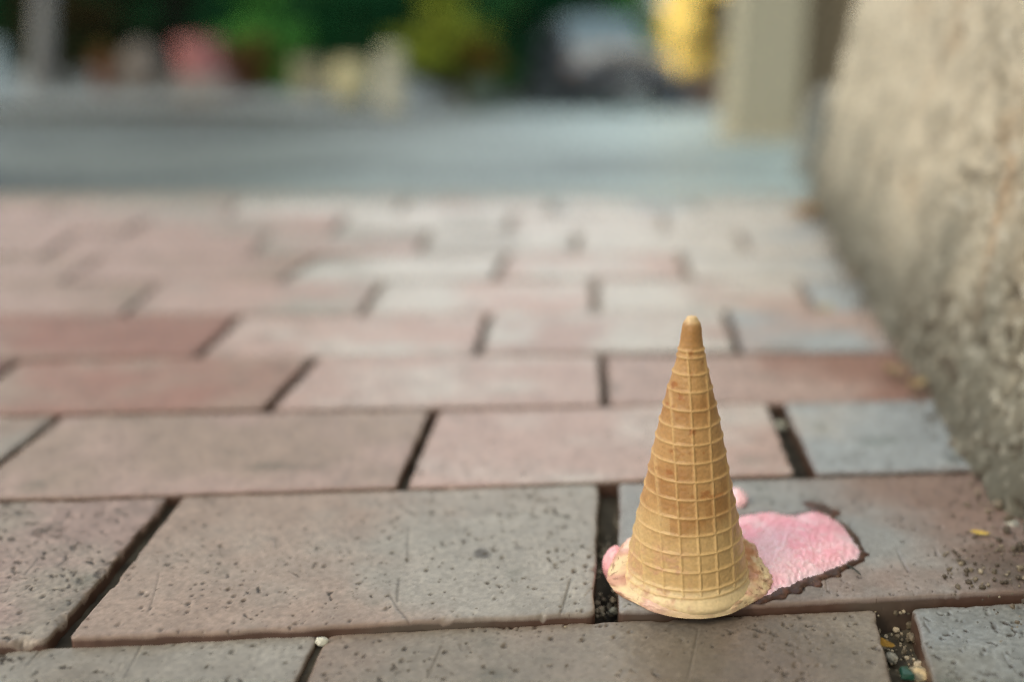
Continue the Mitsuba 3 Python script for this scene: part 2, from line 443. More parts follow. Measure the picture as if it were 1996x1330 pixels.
obj('bedding', trimesh.Trimesh(np.stack([X, Y, Z], -1).reshape(-1, 3), grid_faces(*X.shape), process=False), 'mat_soil', 'pavement', smooth=True, color=C.reshape(-1, 3))

# ------------------------------------------------------------------ ground and road
def strip(ys, xl, xr, zf, nx=2):
    v, ys = [], np.asarray(ys, float)
    xs = np.linspace(0, 1, nx)
    X, Y = np.meshgrid(xs, ys, indexing='ij')
    X = xl + X * (xr - xl)
    return trimesh.Trimesh(np.stack([X, Y, zf(Y)], -1).reshape(-1, 3), grid_faces(*X.shape), process=False)


mat('mat_ground', lin(96, 90, 74), 0.95, 0.2)
obj('ground', strip(np.r_[-60, -5, 1.2, np.linspace(1.4, 19, 14), 40, 90, 400], -300, 300, lambda Y: road_z(Y) - 0.06), 'mat_ground', kind='structure', smooth=True)
e0, e1 = ground(0, 378, 0.0045), ground(1600, 399, 0.0045)
X, Yt = np.meshgrid(np.r_[np.linspace(-40, -2, 12), np.linspace(-1.9, 1.9, 40), np.linspace(2, 40, 12)], np.linspace(0, 1, 160), indexing='ij')
Ys = e0[1] + (np.clip(X, -1.5, 1.0) - e0[0]) * (e1[1] - e0[1]) / (e1[0] - e0[0]) + 0.006 * (nz(X, 0, 0, 9, 5) - 0.5)
Y = Ys + (Yt**1.8) * (24 - Ys)
Z = road_z(Y) + 0.0075 + 0.004 * (nz(X, Y, 0, 3, 6) - 0.5)
Z[:, 0] -= 0.03
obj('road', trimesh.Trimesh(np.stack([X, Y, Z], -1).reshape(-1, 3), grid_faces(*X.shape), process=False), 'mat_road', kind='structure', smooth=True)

# ------------------------------------------------------------------ stucco wall
def wall_hit(px, py):
    """(Y, Z) on the wall's face where the photo shows it."""
    Ys = np.linspace(0.3, 1.4, 2000)
    P = at(px, py, 1.0) - [0, 0, H]
    k = np.argmin(np.abs(P[0] * Ys - wall_x(Ys) - 0.15 * (H + P[2] * Ys)))
    return Ys[k], H + P[2] * Ys[k]


GOUGES = [(wall_hit(*a), wall_hit(*b), w, dep) for a, b, w, dep in (
    ((1862, 322), (1918, 366), 0.0030, 0.003), ((1898, 392), (1882, 480), 0.0028, 0.002), ((1935, 365), (1950, 400), 0.0026, 0.0025), ((1880, 600), (1935, 690), 0.0030, 0.003),
    ((1935, 690), (1990, 740), 0.0026, 0.003), ((1905, 560), (1930, 640), 0.0022, 0.002), ((1960, 545), (1988, 575), 0.0022, 0.0025), ((1972, 60), (1990, 110), 0.0018, 0.002), ((1800, 480), (1788, 640), 0.006, 0.001), ((1845, 540), (1850, 690), 0.005, 0.001))]
RUST = (wall_hit(1972, 320), wall_hit(1912, 620))


def seg_dist(Y, Z, a, b):
    d = np.subtract(b, a)
    t = np.clip(((Y - a[0]) * d[0] + (Z - a[1]) * d[1]) / (d @ d), 0, 1)
    return np.hypot(Y - a[0] - t * d[0], Z - a[1] - t * d[1])


def wall_skin(Ys, Zs, seed=21):
    Y, Z = np.meshgrid(Ys, Zs, indexing='ij')
    wx = wall_x(Y)
    big, mid, fin = nz(0, Y, Z, 9, seed, 3), nz(0, Y, Z, 48, seed + 1, 4), nz(0, Y, Z, 210, seed + 2, 3)
    foot = np.exp(-np.maximum(Z, 0) / 0.035)
    X = wx + 0.15 * Z - 0.012 * (big - 0.5) - 0.008 * (mid - 0.5) * (1 + 0.8 * foot) - 0.0036 * (fin - 0.5) - 0.010 * foot * (0.4 + 1.2 * nz(0, Y, 0, 22, seed + 4, 3))
    peb = sstep(0.60, 0.72, nz(0, Y, Z, 130, seed + 3, 2))
    X -= 0.0012 * peb * (1 - 0.6 * foot)
    hole = sstep(0.62, 0.72, nz(0, Y, Z, 190, seed + 6, 3))
    X += 0.0022 * hole
    crack = np.abs(nz(0, Y, Z, 13, seed + 7, 4) - 0.5)
    crk = sstep(0.012, 0.003, crack) * sstep(0.25, 0.05, Z)
    X += 0.003 * crk
    gouge = np.zeros_like(Z)
    for a, b, w, dep in GOUGES:
        g_ = np.exp(-((seg_dist(Y + 0.012 * (mid - 0.5), Z + 0.012 * (nz(3, Y, Z, 60, seed, 3) - 0.5), a, b) / w) ** 2))
        X += dep * g_
        gouge = np.maximum(gouge, g_ * min(1, dep / 0.002))
    rust = np.exp(-(seg_dist(Y + 0.02 * (mid - 0.5), Z, *RUST) / 0.007) ** 2)
    C = cmix(lin(188, 181, 162), lin(160, 154, 137), sstep(0.4, 0.65, mid))
    C = cmix(C, lin(164, 132, 100), 0.6 * rust * (0.4 + 1.2 * fin))
    C = cmix(C, lin(166, 144, 116), 0.5 * sstep(0.55, 0.72, nz(0, Y, Z, 15, seed + 8, 4)))
    dirt = sstep(0.17, 0.01, Z + 0.20 * (nz(0, Y * 1.3, Z * 0.6, 14, seed + 9, 4) - 0.5))
    C = cmix(C, lin(100, 100, 90), 0.85 * dirt)
    C = cmix(C, lin(76, 75, 67), 0.75 * sstep(0.06, 0.0, Z + 0.05 * (mid - 0.5)))
    C = cmix(C, lin(205, 203, 190), 0.35 * peb * (1 - 0.7 * foot))
    C = cmix(C, lin(74, 66, 56), 0.8 * np.maximum(np.maximum(hole * 0.85, crk), 0.8 * gouge))
    return X, Y, Z, C * (0.72 + 0.36 * fin + 0.2 * nz(0, Y, Z, 520, seed + 11, 2))[..., None]


wall = thing('stucco_wall', 'rough beige stucco wall with stained crumbling foot right beside the brick pavers', 'wall')
Yend = ground(1598, 392)[1]
X, Y, Z, C = wall_skin(np.r_[np.linspace(0.30, 0.80, 380), np.linspace(0.802, Yend, 170)], np.r_[np.linspace(-0.02, 0.30, 230), np.linspace(0.302, 0.5, 110)])
v = np.stack([X, Y, Z], -1).reshape(-1, 3)
obj('render_coat', trimesh.Trimesh(v, grid_faces(*X.shape)[:, ::-1], process=False), 'mat_wall', wall, smooth=True, color=C.reshape(-1, 3))
mat('mat_wall_plain', lin(166, 160, 142), 0.9, 0.25)
# the wall's body: end face, top and the stretch behind the camera
xa, xb = wall_x(-1.2), wall_x(Yend)
body = np.array([[wall_x(-1.2) + 0.012, -1.2], [wall_x(Yend) + 0.012, Yend - 0.001], [wall_x(Yend) + 0.42, Yend - 0.001], [wall_x(-1.2) + 0.42, -1.2]])
bt = body + [[0.30, 0]]
lo, hi = np.c_[body, np.full(4, -0.04)], np.c_[body + [[0.30, 0]], np.full(4, 2.0)]
hull = trimesh.Trimesh(np.vstack([lo, hi])).convex_hull
obj('core', hull, 'mat_wall_plain', wall)

# ------------------------------------------------------------------ the cone
ZT = 0.0042
c0 = ground(1337, 1137, ZT)
depth0 = project(c0)[2]
PXM = depth0 / F
CH = None
# heights along the axis whose projection is each photo row
zz = np.linspace(-0.004, 0.16, 2000)
_, yy, dep = project(np.stack([np.full_like(zz, c0[0]), np.full_like(zz, c0[1]), ZT + zz], -1))
hz = lambda y: np.interp(y, yy[::-1], zz[::-1])
hd = lambda y: np.interp(y, yy[::-1], dep[::-1])
prof_px = [(617.5, 0.5), (619, 9), (623, 14), (630, 18.5), (642, 21.5), (665, 24), (690, 28), (740, 41), (800, 56), (850, 66.5), (900, 77), (950, 87.5), (1000, 98), (1050, 108.5), (1100, 119), (1128, 126)]
pz, pr = np.array([hz(y) for y, _ in prof_px])[::-1], np.array([max(w - 2.6 * (w > 10), 0.4) * hd(y) / F for y, w in prof_px])[::-1]
pz, pr = np.r_[0.0, pz], np.r_[pr[0] + 0.0006, pr]
zt = pz[-1]
# ring ridges: rows where they cross the front of the cone
ztab = np.linspace(0.0, zt - 0.012, 600)
rtab = np.interp(ztab, pz, pr)
_, yfr, _ = project(np.stack([np.full_like(ztab, c0[0]), c0[1] - rtab * 0.98, ZT + ztab], -1))
ring_z = np.interp([688, 701, 734, 768, 804, 838, 871, 907, 943, 978, 1014, 1048, 1084, 1119, 1153, 1167], yfr[::-1], ztab[::-1])

NT, NZ = 560, 620
th = np.linspace(0, 2 * PI, NT, endpoint=False)
tt = np.linspace(0, 1, NZ)
zs = zt * (1 - (1 - tt) ** 1.0)
zs = np.r_[zs[:-1], zt]
TH, ZZ = np.meshgrid(th, zs, indexing='ij')
from scipy.interpolate import PchipInterpolator
RR = PchipInterpolator(pz, pr)(ZZ)
lip = np.exp(-((ZZ - 0.0028) / 0.0026) ** 2)
RR = RR + 0.0016 * lip * (1 + 0.25 * np.sin(TH * 3 + 1) + 0.15 * np.sin(TH * 7))
lx = RR * np.sin(TH)                                   # sideways as seen from the camera (theta 0 faces it)
front = np.cos(TH)
zr = ZZ - 0.038 * lx                                   # the mould's rings stand a little askew
xr = lx + 0.045 * (ZZ - 0.05) - 0.0002
ridge = np.zeros_like(ZZ)
for i, z in enumerate(ring_z):
    ridge = np.maximum(ridge, np.exp(-((zr - z) / 0.00052) ** 2))
pitch = 0.0069
line = np.abs((xr / pitch + 0.5) % 1 - 0.5) * pitch
inside = (zr < ring_z[0]) & (zr > ring_z[-1])
slant = np.maximum(np.abs(front), 0.25)
ridge = np.maximum(ridge, np.exp(-(line / 0.00055) ** 2) * inside * sstep(0.12, 0.4, np.abs(front)) * 0.9)
cellk = np.floor(xr / pitch + 0.5).astype(int), np.searchsorted(ring_z[::-1], zr)
pil = 0.00016 * np.cos(2 * PI * xr / pitch)            # cells dip slightly
RR = RR + 0.00052 * ridge + 0.00022 * (nz(np.sin(TH) * RR, np.cos(TH) * RR, ZZ, 900, 3, 2) - 0.5) + 0.0006 * (nz(np.sin(TH) * RR, np.cos(TH) * RR, ZZ, 60, 4, 3) - 0.5)
lean = -0.024
PX = c0[0] + RR * np.sin(TH) + lean * ZZ
PY = c0[1] - RR * np.cos(TH)
sm = sstep(0.0, 0.004, ZZ)
PZ = ZT + 0.0004 + ZZ
sx, sy = RR * np.sin(TH), RR * np.cos(TH)
n1, n2, n3 = nz(sx, sy, ZZ, 70, 6, 4), nz(sx, sy, ZZ, 240, 7, 4), nz(sx, sy, ZZ, 1100, 8, 2)
rnd = ((cellk[0] * 7349 + cellk[1] * 9151) % 97) / 97.0
tan, brown, pale, cream = lin(190, 149, 97), lin(166, 119, 68), lin(206, 174, 120), lin(226, 204, 158)
Cc = cmix(tan, brown, 0.6 * sstep(0.38, 0.66, n1) + 0.3 * rnd - 0.1)
Cc = cmix(Cc, pale, sstep(0.042, 0.026, ZZ + 0.014 * (n1 - 0.5) + 0.008 * (rnd - 0.5)) * 0.85)
Cc = cmix(Cc, cream, sstep(0.012, 0.006, ZZ))
Cc = cmix(Cc, lin(220, 186, 128), 0.55 * ridge)
Cc = cmix(Cc, lin(160, 98, 46), 0.75 * sstep(0.62, 0.78, n2) * sstep(0.03, 0.05, ZZ))
smear = sstep(0.46, 0.58, n2) * sstep(0.034, 0.014, ZZ + 0.02 * (n1 - 0.5)) * sstep(-0.12, -0.4, np.sin(TH - 0.15)) * (front > 0)
Cc = cmix(Cc, lin(196, 142, 116), 0.6 * smear * (0.4 + 1.2 * np.abs(nz(sx, sy, ZZ, 520, 16, 3) - 0.5) * 2))
tip = sstep(zt - 0.004, zt - 0.0005, ZZ)
Cc = cmix(Cc, lin(232, 206, 160), 0.8 * tip)
Cc = Cc * (0.80 + 0.26 * n3)[..., None]
cone = thing('ice_cream_cone', 'golden waffle patterned wafer cone standing upside down on the brick pavers', 'ice cream cone')
obj('wafer', trimesh.Trimesh(np.stack([PX, PY, PZ], -1).reshape(-1, 3), grid_faces(NT, NZ, True)[:, ::1], process=False), 'mat_wafer', cone, smooth=True, color=Cc.reshape(-1, 3))

# melted collar squeezed out round the rim: it clings to the wafer and swells towards the ground
NT, NP = 480, 110
th, ph = np.linspace(0, 2 * PI, NT, endpoint=False), np.linspace(0, 1, NP)
TH, S = np.meshgrid(th, ph, indexing='ij')
ang = np.degrees(np.abs((TH + PI) % (2 * PI) - PI))             # 0 towards the camera, 180 behind
right = (np.sin(TH) > 0) * 1.0
rise = sstep(66, 108, ang)
side_r, side_l = right * sstep(38, 92, ang), (1 - right) * sstep(45, 95, ang)
back = sstep(100, 150, ang)
lob = nz(np.sin(TH), np.cos(TH), 0, 3.0, 9, 3)
front_side = sstep(14, 45, ang)
wid = (0.0003 + 0.0010 * front_side + 0.0062 * side_r + 0.0036 * side_l) * (0.75 + 0.5 * lob)
hgt = (0.0026 + 0.0016 * front_side + 0.0022 * side_r + 0.0105 * rise) * (0.75 + 0.5 * nz(np.sin(TH), np.cos(TH), 3, 5.0, 9, 3))
Zc = hgt * np.cos(S * PI * 0.5) ** 0.9 * (S < 1) - 0.0003
Zc = np.where(S > 0.86, Zc * 0.9, Zc)
RRc = PchipInterpolator(pz, pr)(np.clip(Zc, 0, 0.03)) + 0.0014 * np.exp(-((Zc - 0.0028) / 0.003) ** 2) - 0.0008 + (wid + 0.0008) * np.sin(S * PI * 0.5) ** 0.75
RRc -= 0.0016 * sstep(0.86, 1.0, S)
q = (np.sin(TH) * RRc, np.cos(TH) * RRc, Zc)
flow = (np.sin(TH + 0.5 * lob) * 0.030, np.cos(TH + 0.5 * lob) * 0.030, (Zc + 0.6 * wid * S) * 2.6)     # streaks that run round the rim
b1, b2, b3 = nz(*flow, 120, 10, 4), nz(*flow, 330, 11, 4), nz(*q, 900, 12, 2)
b1 = b1 * (1 - 0.85 * side_r) + 0.85 * side_r * nz(*q, 210, 19, 4)
b2 = b2 * (1 - 0.85 * side_r) + 0.85 * side_r * nz(*q, 520, 20, 3)
side_f = sstep(0.5, 0.9, nz(*q, 420, 14, 3) + 0.4 * side_r - 0.15)                               # frothier at the right
amp = 0.25 + 0.75 * np.clip(0.6 * front_side + side_r + side_l + back, 0, 1)
push = (0.0030 * (b1 - 0.5) * (1 - 0.6 * side_r) + 0.0010 * (b2 - 0.5) * (1 - 0.6 * side_r) + 0.0022 * (nz(*q, 260, 18, 3) - 0.5) * side_r + 0.0003 * (b3 - 0.5) + 0.0008 * side_f * side_r) * amp * sstep(0, 0.15, S)
RRc = RRc + push
Zc = Zc + 0.5 * push * sstep(0.1, 0.3, S) * (S < 0.9)
sagf = sstep(0.6, 1.0, np.cos(TH))
Zc = Zc - 0.0010 * sagf * sstep(0.5, 1, S)
sides = np.clip(side_r + side_l + 0.8 * front_side, 0, 1)
C = cmix(lin(228, 206, 164), lin(206, 160, 138), sstep(0.42, 0.64, b1) * (0.25 + 0.75 * sides))
C = cmix(C, lin(140, 92, 70), 0.75 * sstep(0.54, 0.66, b2) * (0.15 + 0.85 * sides))
C = cmix(C, lin(196, 134, 86), 0.75 * side_r * sstep(0.55, 0.15, S) * sstep(0.36, 0.56, b2))
C = cmix(C, lin(242, 206, 200), 0.6 * sstep(0.5, 0.62, nz(*flow, 70, 13, 3)) * sides)
C = C * (0.94 + 0.12 * b3)[..., None]
Xc, Yc2 = c0[0] + RRc * np.sin(TH) - 0.024 * Zc, c0[1] - RRc * np.cos(TH)
obj('melted_collar', trimesh.Trimesh(np.stack([Xc, Yc2, ZT + Zc], -1).reshape(-1, 3), grid_faces(NT, NP, True), process=False), 'mat_cream', cone, smooth=True,
    color=C.reshape(-1, 3), label='lumpy cream and pinkish brown melt round the rim of the cone')
g = ground(1184, 1110, 0.004)
blob = lumpy(0.0068, [g[0] + 0.004, g[1] + 0.002, 0.0045], 5, 4, 0.16, (0.85, 0.75, 1.25))
vb = blob.vertices
obj('melted_blob', blob, 'mat_cream', cone, smooth=True, color=cmix(lin(246, 168, 184), lin(240, 186, 186), nz(*vb.T, 300, 3, 3)), label='smooth pink lump of melt at the left of the rim')

# ------------------------------------------------------------------ the puddle
pud = thing('ice_cream_puddle', 'puddle of frothy pink melted ice cream with a dark brown edge beside the cone', 'ice cream')
out_px = [(1400, 1030), (1425, 1012), (1452, 1004), (1480, 1001), (1506, 998), (1528, 1004), (1546, 1005), (1560, 1001), (1578, 998), (1606, 1002), (1638, 1020), (1664, 1046), (1678, 1070), (1679, 1088), (1652, 1099),
          (1620, 1114), (1578, 1128), (1538, 1144), (1506, 1158), (1480, 1168), (1440, 1165), (1400, 1120)]


def sheet(poly, step, hfun, seed):
    """A closed low mound over a world polygon: hfun(distance from the edge, x, y) is its height."""
    x0, y0, x1, y1 = poly.bounds
    gx, gy = np.meshgrid(np.arange(x0 - step, x1 + step, step), np.arange(y0 - step, y1 + step, step), indexing='ij')
    pts = shapely.points(gx, gy)
    ins = shapely.contains(poly, pts)
    d = shapely.distance(poly.boundary, pts) * np.where(ins, 1, -1)
    idx = -np.ones(gx.shape, int)
    keep = d > -step * 1.2
    # pull the outermost points onto the edge
    bnd = shapely.get_coordinates(shapely.line_interpolate_point(poly.boundary, shapely.line_locate_point(poly.boundary, pts[keep & (d < 0)])))
    gx, gy = gx.copy(), gy.copy()
    gx[keep & (d < 0)], gy[keep & (d < 0)] = bnd[:, 0], bnd[:, 1]
    d = np.maximum(d, 0)
    idx[keep] = np.arange(keep.sum())
    hh = hfun(d, gx, gy)
    v = np.stack([gx, gy, hh], -1)[keep]
    a, b, c, e = idx[:-1, :-1], idx[1:, :-1], idx[1:, 1:], idx[:-1, 1:]
    f = np.vstack([np.stack([p, q_, r_], -1)[(p >= 0) & (q_ >= 0) & (r_ >= 0)] for p, q_, r_ in ((a, b, c), (a, c, e))])
    return trimesh.Trimesh(v, f, process=False), d[keep]


def smooth_poly(pts, wob, seed, n=500):
    p = np.asarray(pts)
    pg = Polygon(p)
    s = np.linspace(0, 1, n, endpoint=False)
    q = shapely.get_coordinates(shapely.line_interpolate_point(pg.buffer(0.0012).buffer(-0.0012).exterior, s, normalized=True))
    q = q + wob * np.stack([nz(q[:, 0], q[:, 1], 0, 260, seed, 4) - 0.5, nz(q[:, 0], q[:, 1], 6, 260, seed, 4) - 0.5], -1)
    return Polygon(q).buffer(0)


pts = [ground(x, y, ZT + 0.0012)[:2] for x, y in out_px]
pp = smooth_poly(pts, 0.0028, 31, 900)
hole = 0


def froth(x, y):
    a, b, c = nz(x, y, 0, 110, 32, 3), nz(x, y, 0, 380, 33, 3), nz(x, y, 0, 900, 34, 2)
    return a, np.abs(b - 0.5) * 2, c


def foam_h(d, x, y):
    a, b, c = froth(x, y)
    return ZT + 0.0004 + 0.0046 * (1 - np.exp(-d / 0.0060)) * (0.7 + 0.6 * a) + (0.0009 * (0.35 - b) + 0.0013 * (c - 0.5)) * sstep(0, 0.002, d)


fm, fd = sheet(pp, 0.00042, foam_h, 0)
fx, fy = fm.vertices[:, 0], fm.vertices[:, 1]
w1, w2, w3 = nz(fx, fy, 0, 75, 35, 4), nz(fx, fy, 0, 420, 36, 3), nz(fx, fy, 0, 1500, 37, 2)
fa, fb, fc = froth(fx, fy)
C = cmix(lin(254, 176, 193), lin(255, 206, 217), sstep(0.40, 0.62, w1))
C = cmix(C, lin(255, 232, 238), 0.55 * sstep(0.52, 0.70, w2) * sstep(0.5, 0.1, fb))
C = cmix(C, lin(246, 232, 244), 0.8 * np.exp(-fd / 0.0018) + 0.55 * np.exp(-fd / 0.006) * w1)
C = cmix(C, lin(255, 246, 248), 0.6 * sstep(0.68, 0.80, w3))
obj('foam', fm, 'mat_foam', pud, smooth=True, color=C)
g1 = ground(1441, 972, ZT + 0.002)
bl2 = lumpy(0.0058, [g1[0] - 0.001, g1[1], ZT + 0.002], 8, 4, 0.2, (0.8, 1.2, 0.75))
vb = bl2.vertices
obj('foam_blob', bl2, 'mat_foam', pud, smooth=True, color=cmix(lin(247, 186, 200), lin(250, 224, 228), nz(*vb.T, 300, 3, 3)), label='small pink blob behind the cone')

edge_pts = shapely.get_coordinates(Polygon(pts).exterior.segmentize(0.0015))
front_amt = np.clip(np.abs(ground(1500, 1100)[1] - edge_pts[:, 1]) / 0.02 + 0.25, 0.3, 1.2)
rims = shapely.union_all([Point(p).buffer(0.0010 + 0.0017 * 0.8 * a * (0.85 + 0.3 * k), 8) for p, a, k in zip(edge_pts, front_amt, nz(edge_pts[:, 0], edge_pts[:, 1], 0, 220, 41, 3))])
extra = [Point(ground(x, y, ZT)[:2]).buffer(r) for x, y, r in ((1516, 984, .0042), (1500, 976, .003), (1532, 990, .003), (1582, 986, .0035), (1600, 990, .004), (1622, 1000, .004), (1570, 982, .002), (1475, 990, .003),
                                                             (1520, 1163, .0028), (1550, 1152, .0030), (1590, 1140, .0026), (1630, 1122, .0022), (1688, 1082, .0016))]
reg = shapely.union_all([rims, Polygon(pts)] + extra)
reg = max(getattr(reg, 'geoms', [reg]), key=lambda k: k.area)
reg = smooth_poly(shapely.get_coordinates(reg.buffer(0.0022).buffer(-0.0022).exterior), 0.0012, 42, 900)
reg = max(getattr(reg, 'geoms', [reg]), key=lambda k: k.area)
front_lim = ground(1500, 1172, ZT)[1]
sm_, sd_ = sheet(reg, 0.0004, lambda d, x, y: ZT + 0.00025 + 0.0008 * (1 - np.exp(-d / 0.0008)) * (0.4 + 1.2 * nz(x, y, 0, 500, 43, 3)), 0)
mat('mat_syrup', VC, 0.33, 0.5)
sx_, sy_ = sm_.vertices[:, 0], sm_.vertices[:, 1]
C = cmix(lin(58, 36, 30), lin(92, 60, 48), sstep(0.45, 0.7, nz(sx_, sy_, 0, 420, 44, 3)))
C = cmix(C, lin(150, 120, 90), 0.6 * sstep(0.74, 0.84, nz(sx_, sy_, 0, 900, 45, 2)))
obj('syrup_edge', sm_, 'mat_syrup', pud, smooth=True, color=C, label='dark brown syrup fringe round the pink foam')

# ------------------------------------------------------------------ small things on the paving
def stone(px, py, r_px, z, label, c1, c2, name='pebble', cat='pebble', seed=1, squash=(1.1, 0.9, 0.8), group=None):
    g = ground(px, py, z)
    r = r_px * project(g)[2] / F
    m = lumpy(r, [0, 0, 0], seed, 3, 0.28, squash)
    v = m.vertices
    col = cmix(c1, c2, sstep(0.4, 0.6, nz(*(v / r).T, 1.6, seed, 3)))
    m = trimesh.Trimesh(v + g, m.faces, process=False)
    return obj(name, m, 'mat_stone', smooth=True, color=col, label=label, cat=cat, group=group)


stone(628, 1252, 12, 0.0, 'small pale round pebble in the joint between the two nearest pavers', lin(206, 206, 192), lin(180, 180, 166), seed=2)
stone(1790, 1318, 21, -0.008, 'largest tan pebble in the wide soil gap at the bottom right', lin(206, 186, 146), lin(150, 142, 120), seed=3)
stone(1738, 1284, 13, -0.008, 'oblong pale grey pebble in the wide soil gap behind the tan one', lin(178, 174, 160), lin(140, 138, 126), seed=4, squash=(0.8, 1.3, 0.7))
stone(1520, 832, 11, -0.001, 'pale pebble lodged in the joint behind the cone', lin(206, 210, 196), lin(180, 184, 170), seed=5)
stone(1862, 740 + 60, 11, 0.006, 'whitish pebble at the stained foot of the wall', lin(206, 206, 192), lin(170, 170, 160), seed=6)
stone(1972, 1022, 12, 0.004, 'chalky pebble at the wall foot near the right edge', lin(206, 208, 200), lin(170, 176, 170), seed=9)
stone(1196, 1192, 9, -0.004, 'dull grey stone in the dark hole at the left of the cone', lin(120, 122, 112), lin(90, 90, 80), seed=10)
g = ground(1765, 1318, -0.006)
sh = trimesh.Trimesh(np.array([[-.004, -.004, 0], [.004, -.005, 0], [.003, .005, .001], [-.003, .004, .002], [-.003, -.003, .003], [.0035, -.004, .0035], [.002, .004, .004], [-.002, .003, .0045]]) * 0.6 + g).convex_hull
mat('mat_shard', lin(36, 76, 64), 0.15, 0.6)
obj('glass_shard', sh, 'mat_shard', label='green glass shard in the wide soil gap at the bottom right', cat='glass shard')


def leaf_mesh(L, W, curl, n=14, m=7):
    u, v = np.meshgrid(np.linspace(0, 1, n), np.linspace(-1, 1, m), indexing='ij')
    w = W / 2 * np.sin(PI * u**0.8) ** 0.8 + 0.0001
    x, y = (u - 0.5) * L, v * w
    z = curl * L * (u - 0.5) ** 2 + 0.35 * np.abs(v) * w + 0.00035
    return np.stack([x, y, z], -1).reshape(-1, 3), grid_faces(n, m)


def put_leaf(px, py, z, L, W, rz, c1, c2, label, seed, curl=0.3, group=None, name='fallen_leaf'):
    v, f = leaf_mesh(L, W, curl)
    m = trimesh.Trimesh(v, f, process=False)
    m.apply_transform(trimesh.transformations.rotation_matrix(rz, [0, 0, 1]))
    m.apply_translation(ground(px, py, z))
    p = m.vertices
    obj(name, m, 'mat_leaf', smooth=True, color=cmix(c1, c2, nz(*p.T, 350, seed, 3)), label=label, cat='leaf', group=group)


put_leaf(1910, 1043, ZT + 0.0006, 0.0085, 0.0042, -0.25, lin(214, 190, 110), lin(186, 156, 80), 'tiny yellow leaf lying on the paver near the wall', 3)
put_leaf(1745, 728, 0.006, 0.020, 0.010, -0.8, lin(166, 152, 122), lin(132, 112, 86), 'curled tan leaf against the wall foot, nearest of the two', 4, 0.8)
put_leaf(1785, 752, 0.007, 0.018, 0.009, 0.6, lin(172, 160, 122), lin(146, 124, 88), 'pale yellowish leaf under the tan leaf at the wall foot', 5, 0.6)
put_leaf(1588, 418, 0.008, 0.07, 0.035, 0.3, lin(186, 142, 70), lin(150, 104, 50), 'brown orange leaf lying where pavers, road and wall meet', 6, 0.5)
put_leaf(1610, 604, 0.006, 0.016, 0.008, 0.3, lin(200, 184, 120), lin(176, 150, 90), 'small yellow leaf on the grey paver before the wall', 7, 0.3)
put_leaf(1728, 1262, -0.001, 0.007, 0.0045, 1.9, lin(140, 112, 50), lin(100, 78, 40), 'small mustard leaf scrap in the wide soil gap', 8, 0.9)
a, b = ground(1651, 1103, ZT + 0.0008), ground(1677, 1121, ZT + 0.0008)
tw = [a + (b - a) * t + [0, 0, 0.0005 * math.sin(3 * t)] for t in np.linspace(0, 1, 6)]
mat('mat_twig', lin(44, 50, 44), 0.6, 0.4)
obj('twig', tube_mesh(tw, np.linspace(0.0005, 0.0003, 6), 7), 'mat_twig', smooth=True, label='tiny dark twig sticking out of the pink puddle', cat='twig')
a, b = ground(905, 1178, ZT + 0.0008), ground(920, 1187, ZT + 0.0008)

# crumbs: grit in the gaps, along the wall foot and on the pavers by the wall
def grit(spots, seed, c1, c2, name, label):
    r = np.random.default_rng(seed)
    base = trimesh.creation.icosphere(1, 1.0)
    vs, fs, cs, o = [], [], [], 0
    for (x, y, z, s) in spots:
        v = base.vertices * (1 + 0.45 * (r.random((len(base.vertices), 1)) - 0.5)) * (s * (0.7 + 0.6 * r.random(3)))
        vs.append(v + [x, y, z])
        fs.append(base.faces + o)
        o += len(v)
        cs.append(np.tile(c1 + (c2 - c1) * r.random() ** 2, (len(v), 1)))
    obj(name, trimesh.Trimesh(np.vstack(vs), np.vstack(fs), process=False), 'mat_stone', smooth=False, color=np.vstack(cs), label=label, cat='grit', kind='stuff')


r = np.random.default_rng(5)
sp = []
for _ in range(420):                                  # the wide gap at the right
    y = r.uniform(1190, 1500)
    c = 1742 + (y - 1186) * 0.26
    g = ground(c + r.uniform(-52, 52), y, -0.012)
    sp.append((*g[:2], -0.0135 + 0.005 * r.random(), 0.0004 + 0.0016 * r.random() ** 3))
for _ in range(320):                                  # beside the cone
    y = r.uniform(960, 1215)
    g = ground(1186 + r.uniform(-25, 25), y, -0.010)
    sp.append((*g[:2], -0.0105 + 0.004 * r.random(), 0.0004 + 0.0012 * r.random() ** 3))
for _ in range(260):                                  # left joint of the second row
    t = r.random()
    g = ground(342 - 230 * t + r.uniform(-22, 22), 985 + 265 * t, -0.006)
    sp.append((*g[:2], -0.0085 + 0.003 * r.random(), 0.0003 + 0.0008 * r.random() ** 3))
for _ in range(90):
    t = r.random()
    g = ground(630 - 45 * t + r.uniform(-12, 12), 1250 + 90 * t, -0.006)
    sp.append((*g[:2], -0.0085 + 0.003 * r.random(), 0.0003 + 0.0007 * r.random() ** 3))
for _ in range(120):                                  # along the open edge between the first rows
    x = r.uniform(500, 1950)
    g = ground(x, 1252 - 0.046 * x - 6 + r.uniform(-5, 5) + (30 - 0.0 * x), -0.002)
    sp.append((*g[:2], -0.004 + 0.003 * r.random(), 0.0003 + 0.0006 * r.random() ** 3))
grit(sp, 6, lin(96, 88, 74), lin(196, 184, 160), 'joint_grit', 'loose soil grains and grit lying in the open joints between the pavers')
sp = []
for _ in range(1500):
    Y = 0.36 + 0.95 * r.random()
    d = abs(r.normal()) * 0.014
    sp.append((wall_x(Y) - 0.006 - d, Y, 0.0048 + 0.003 * math.exp(-d / 0.006), 0.0003 + 0.0026 * r.random() ** 6 * math.exp(-d / 0.02)))
for _ in range(80):
    g = ground(r.uniform(1840, 1996), r.uniform(1060, 1150), ZT)
    sp.append((g[0], g[1], ZT + 0.0006, 0.0003 + 0.0009 * r.random() ** 3))
grit(sp, 8, lin(74, 66, 56), lin(150, 140, 122), 'wall_grit', 'crumbled stucco and grit scattered along the foot of the wall')


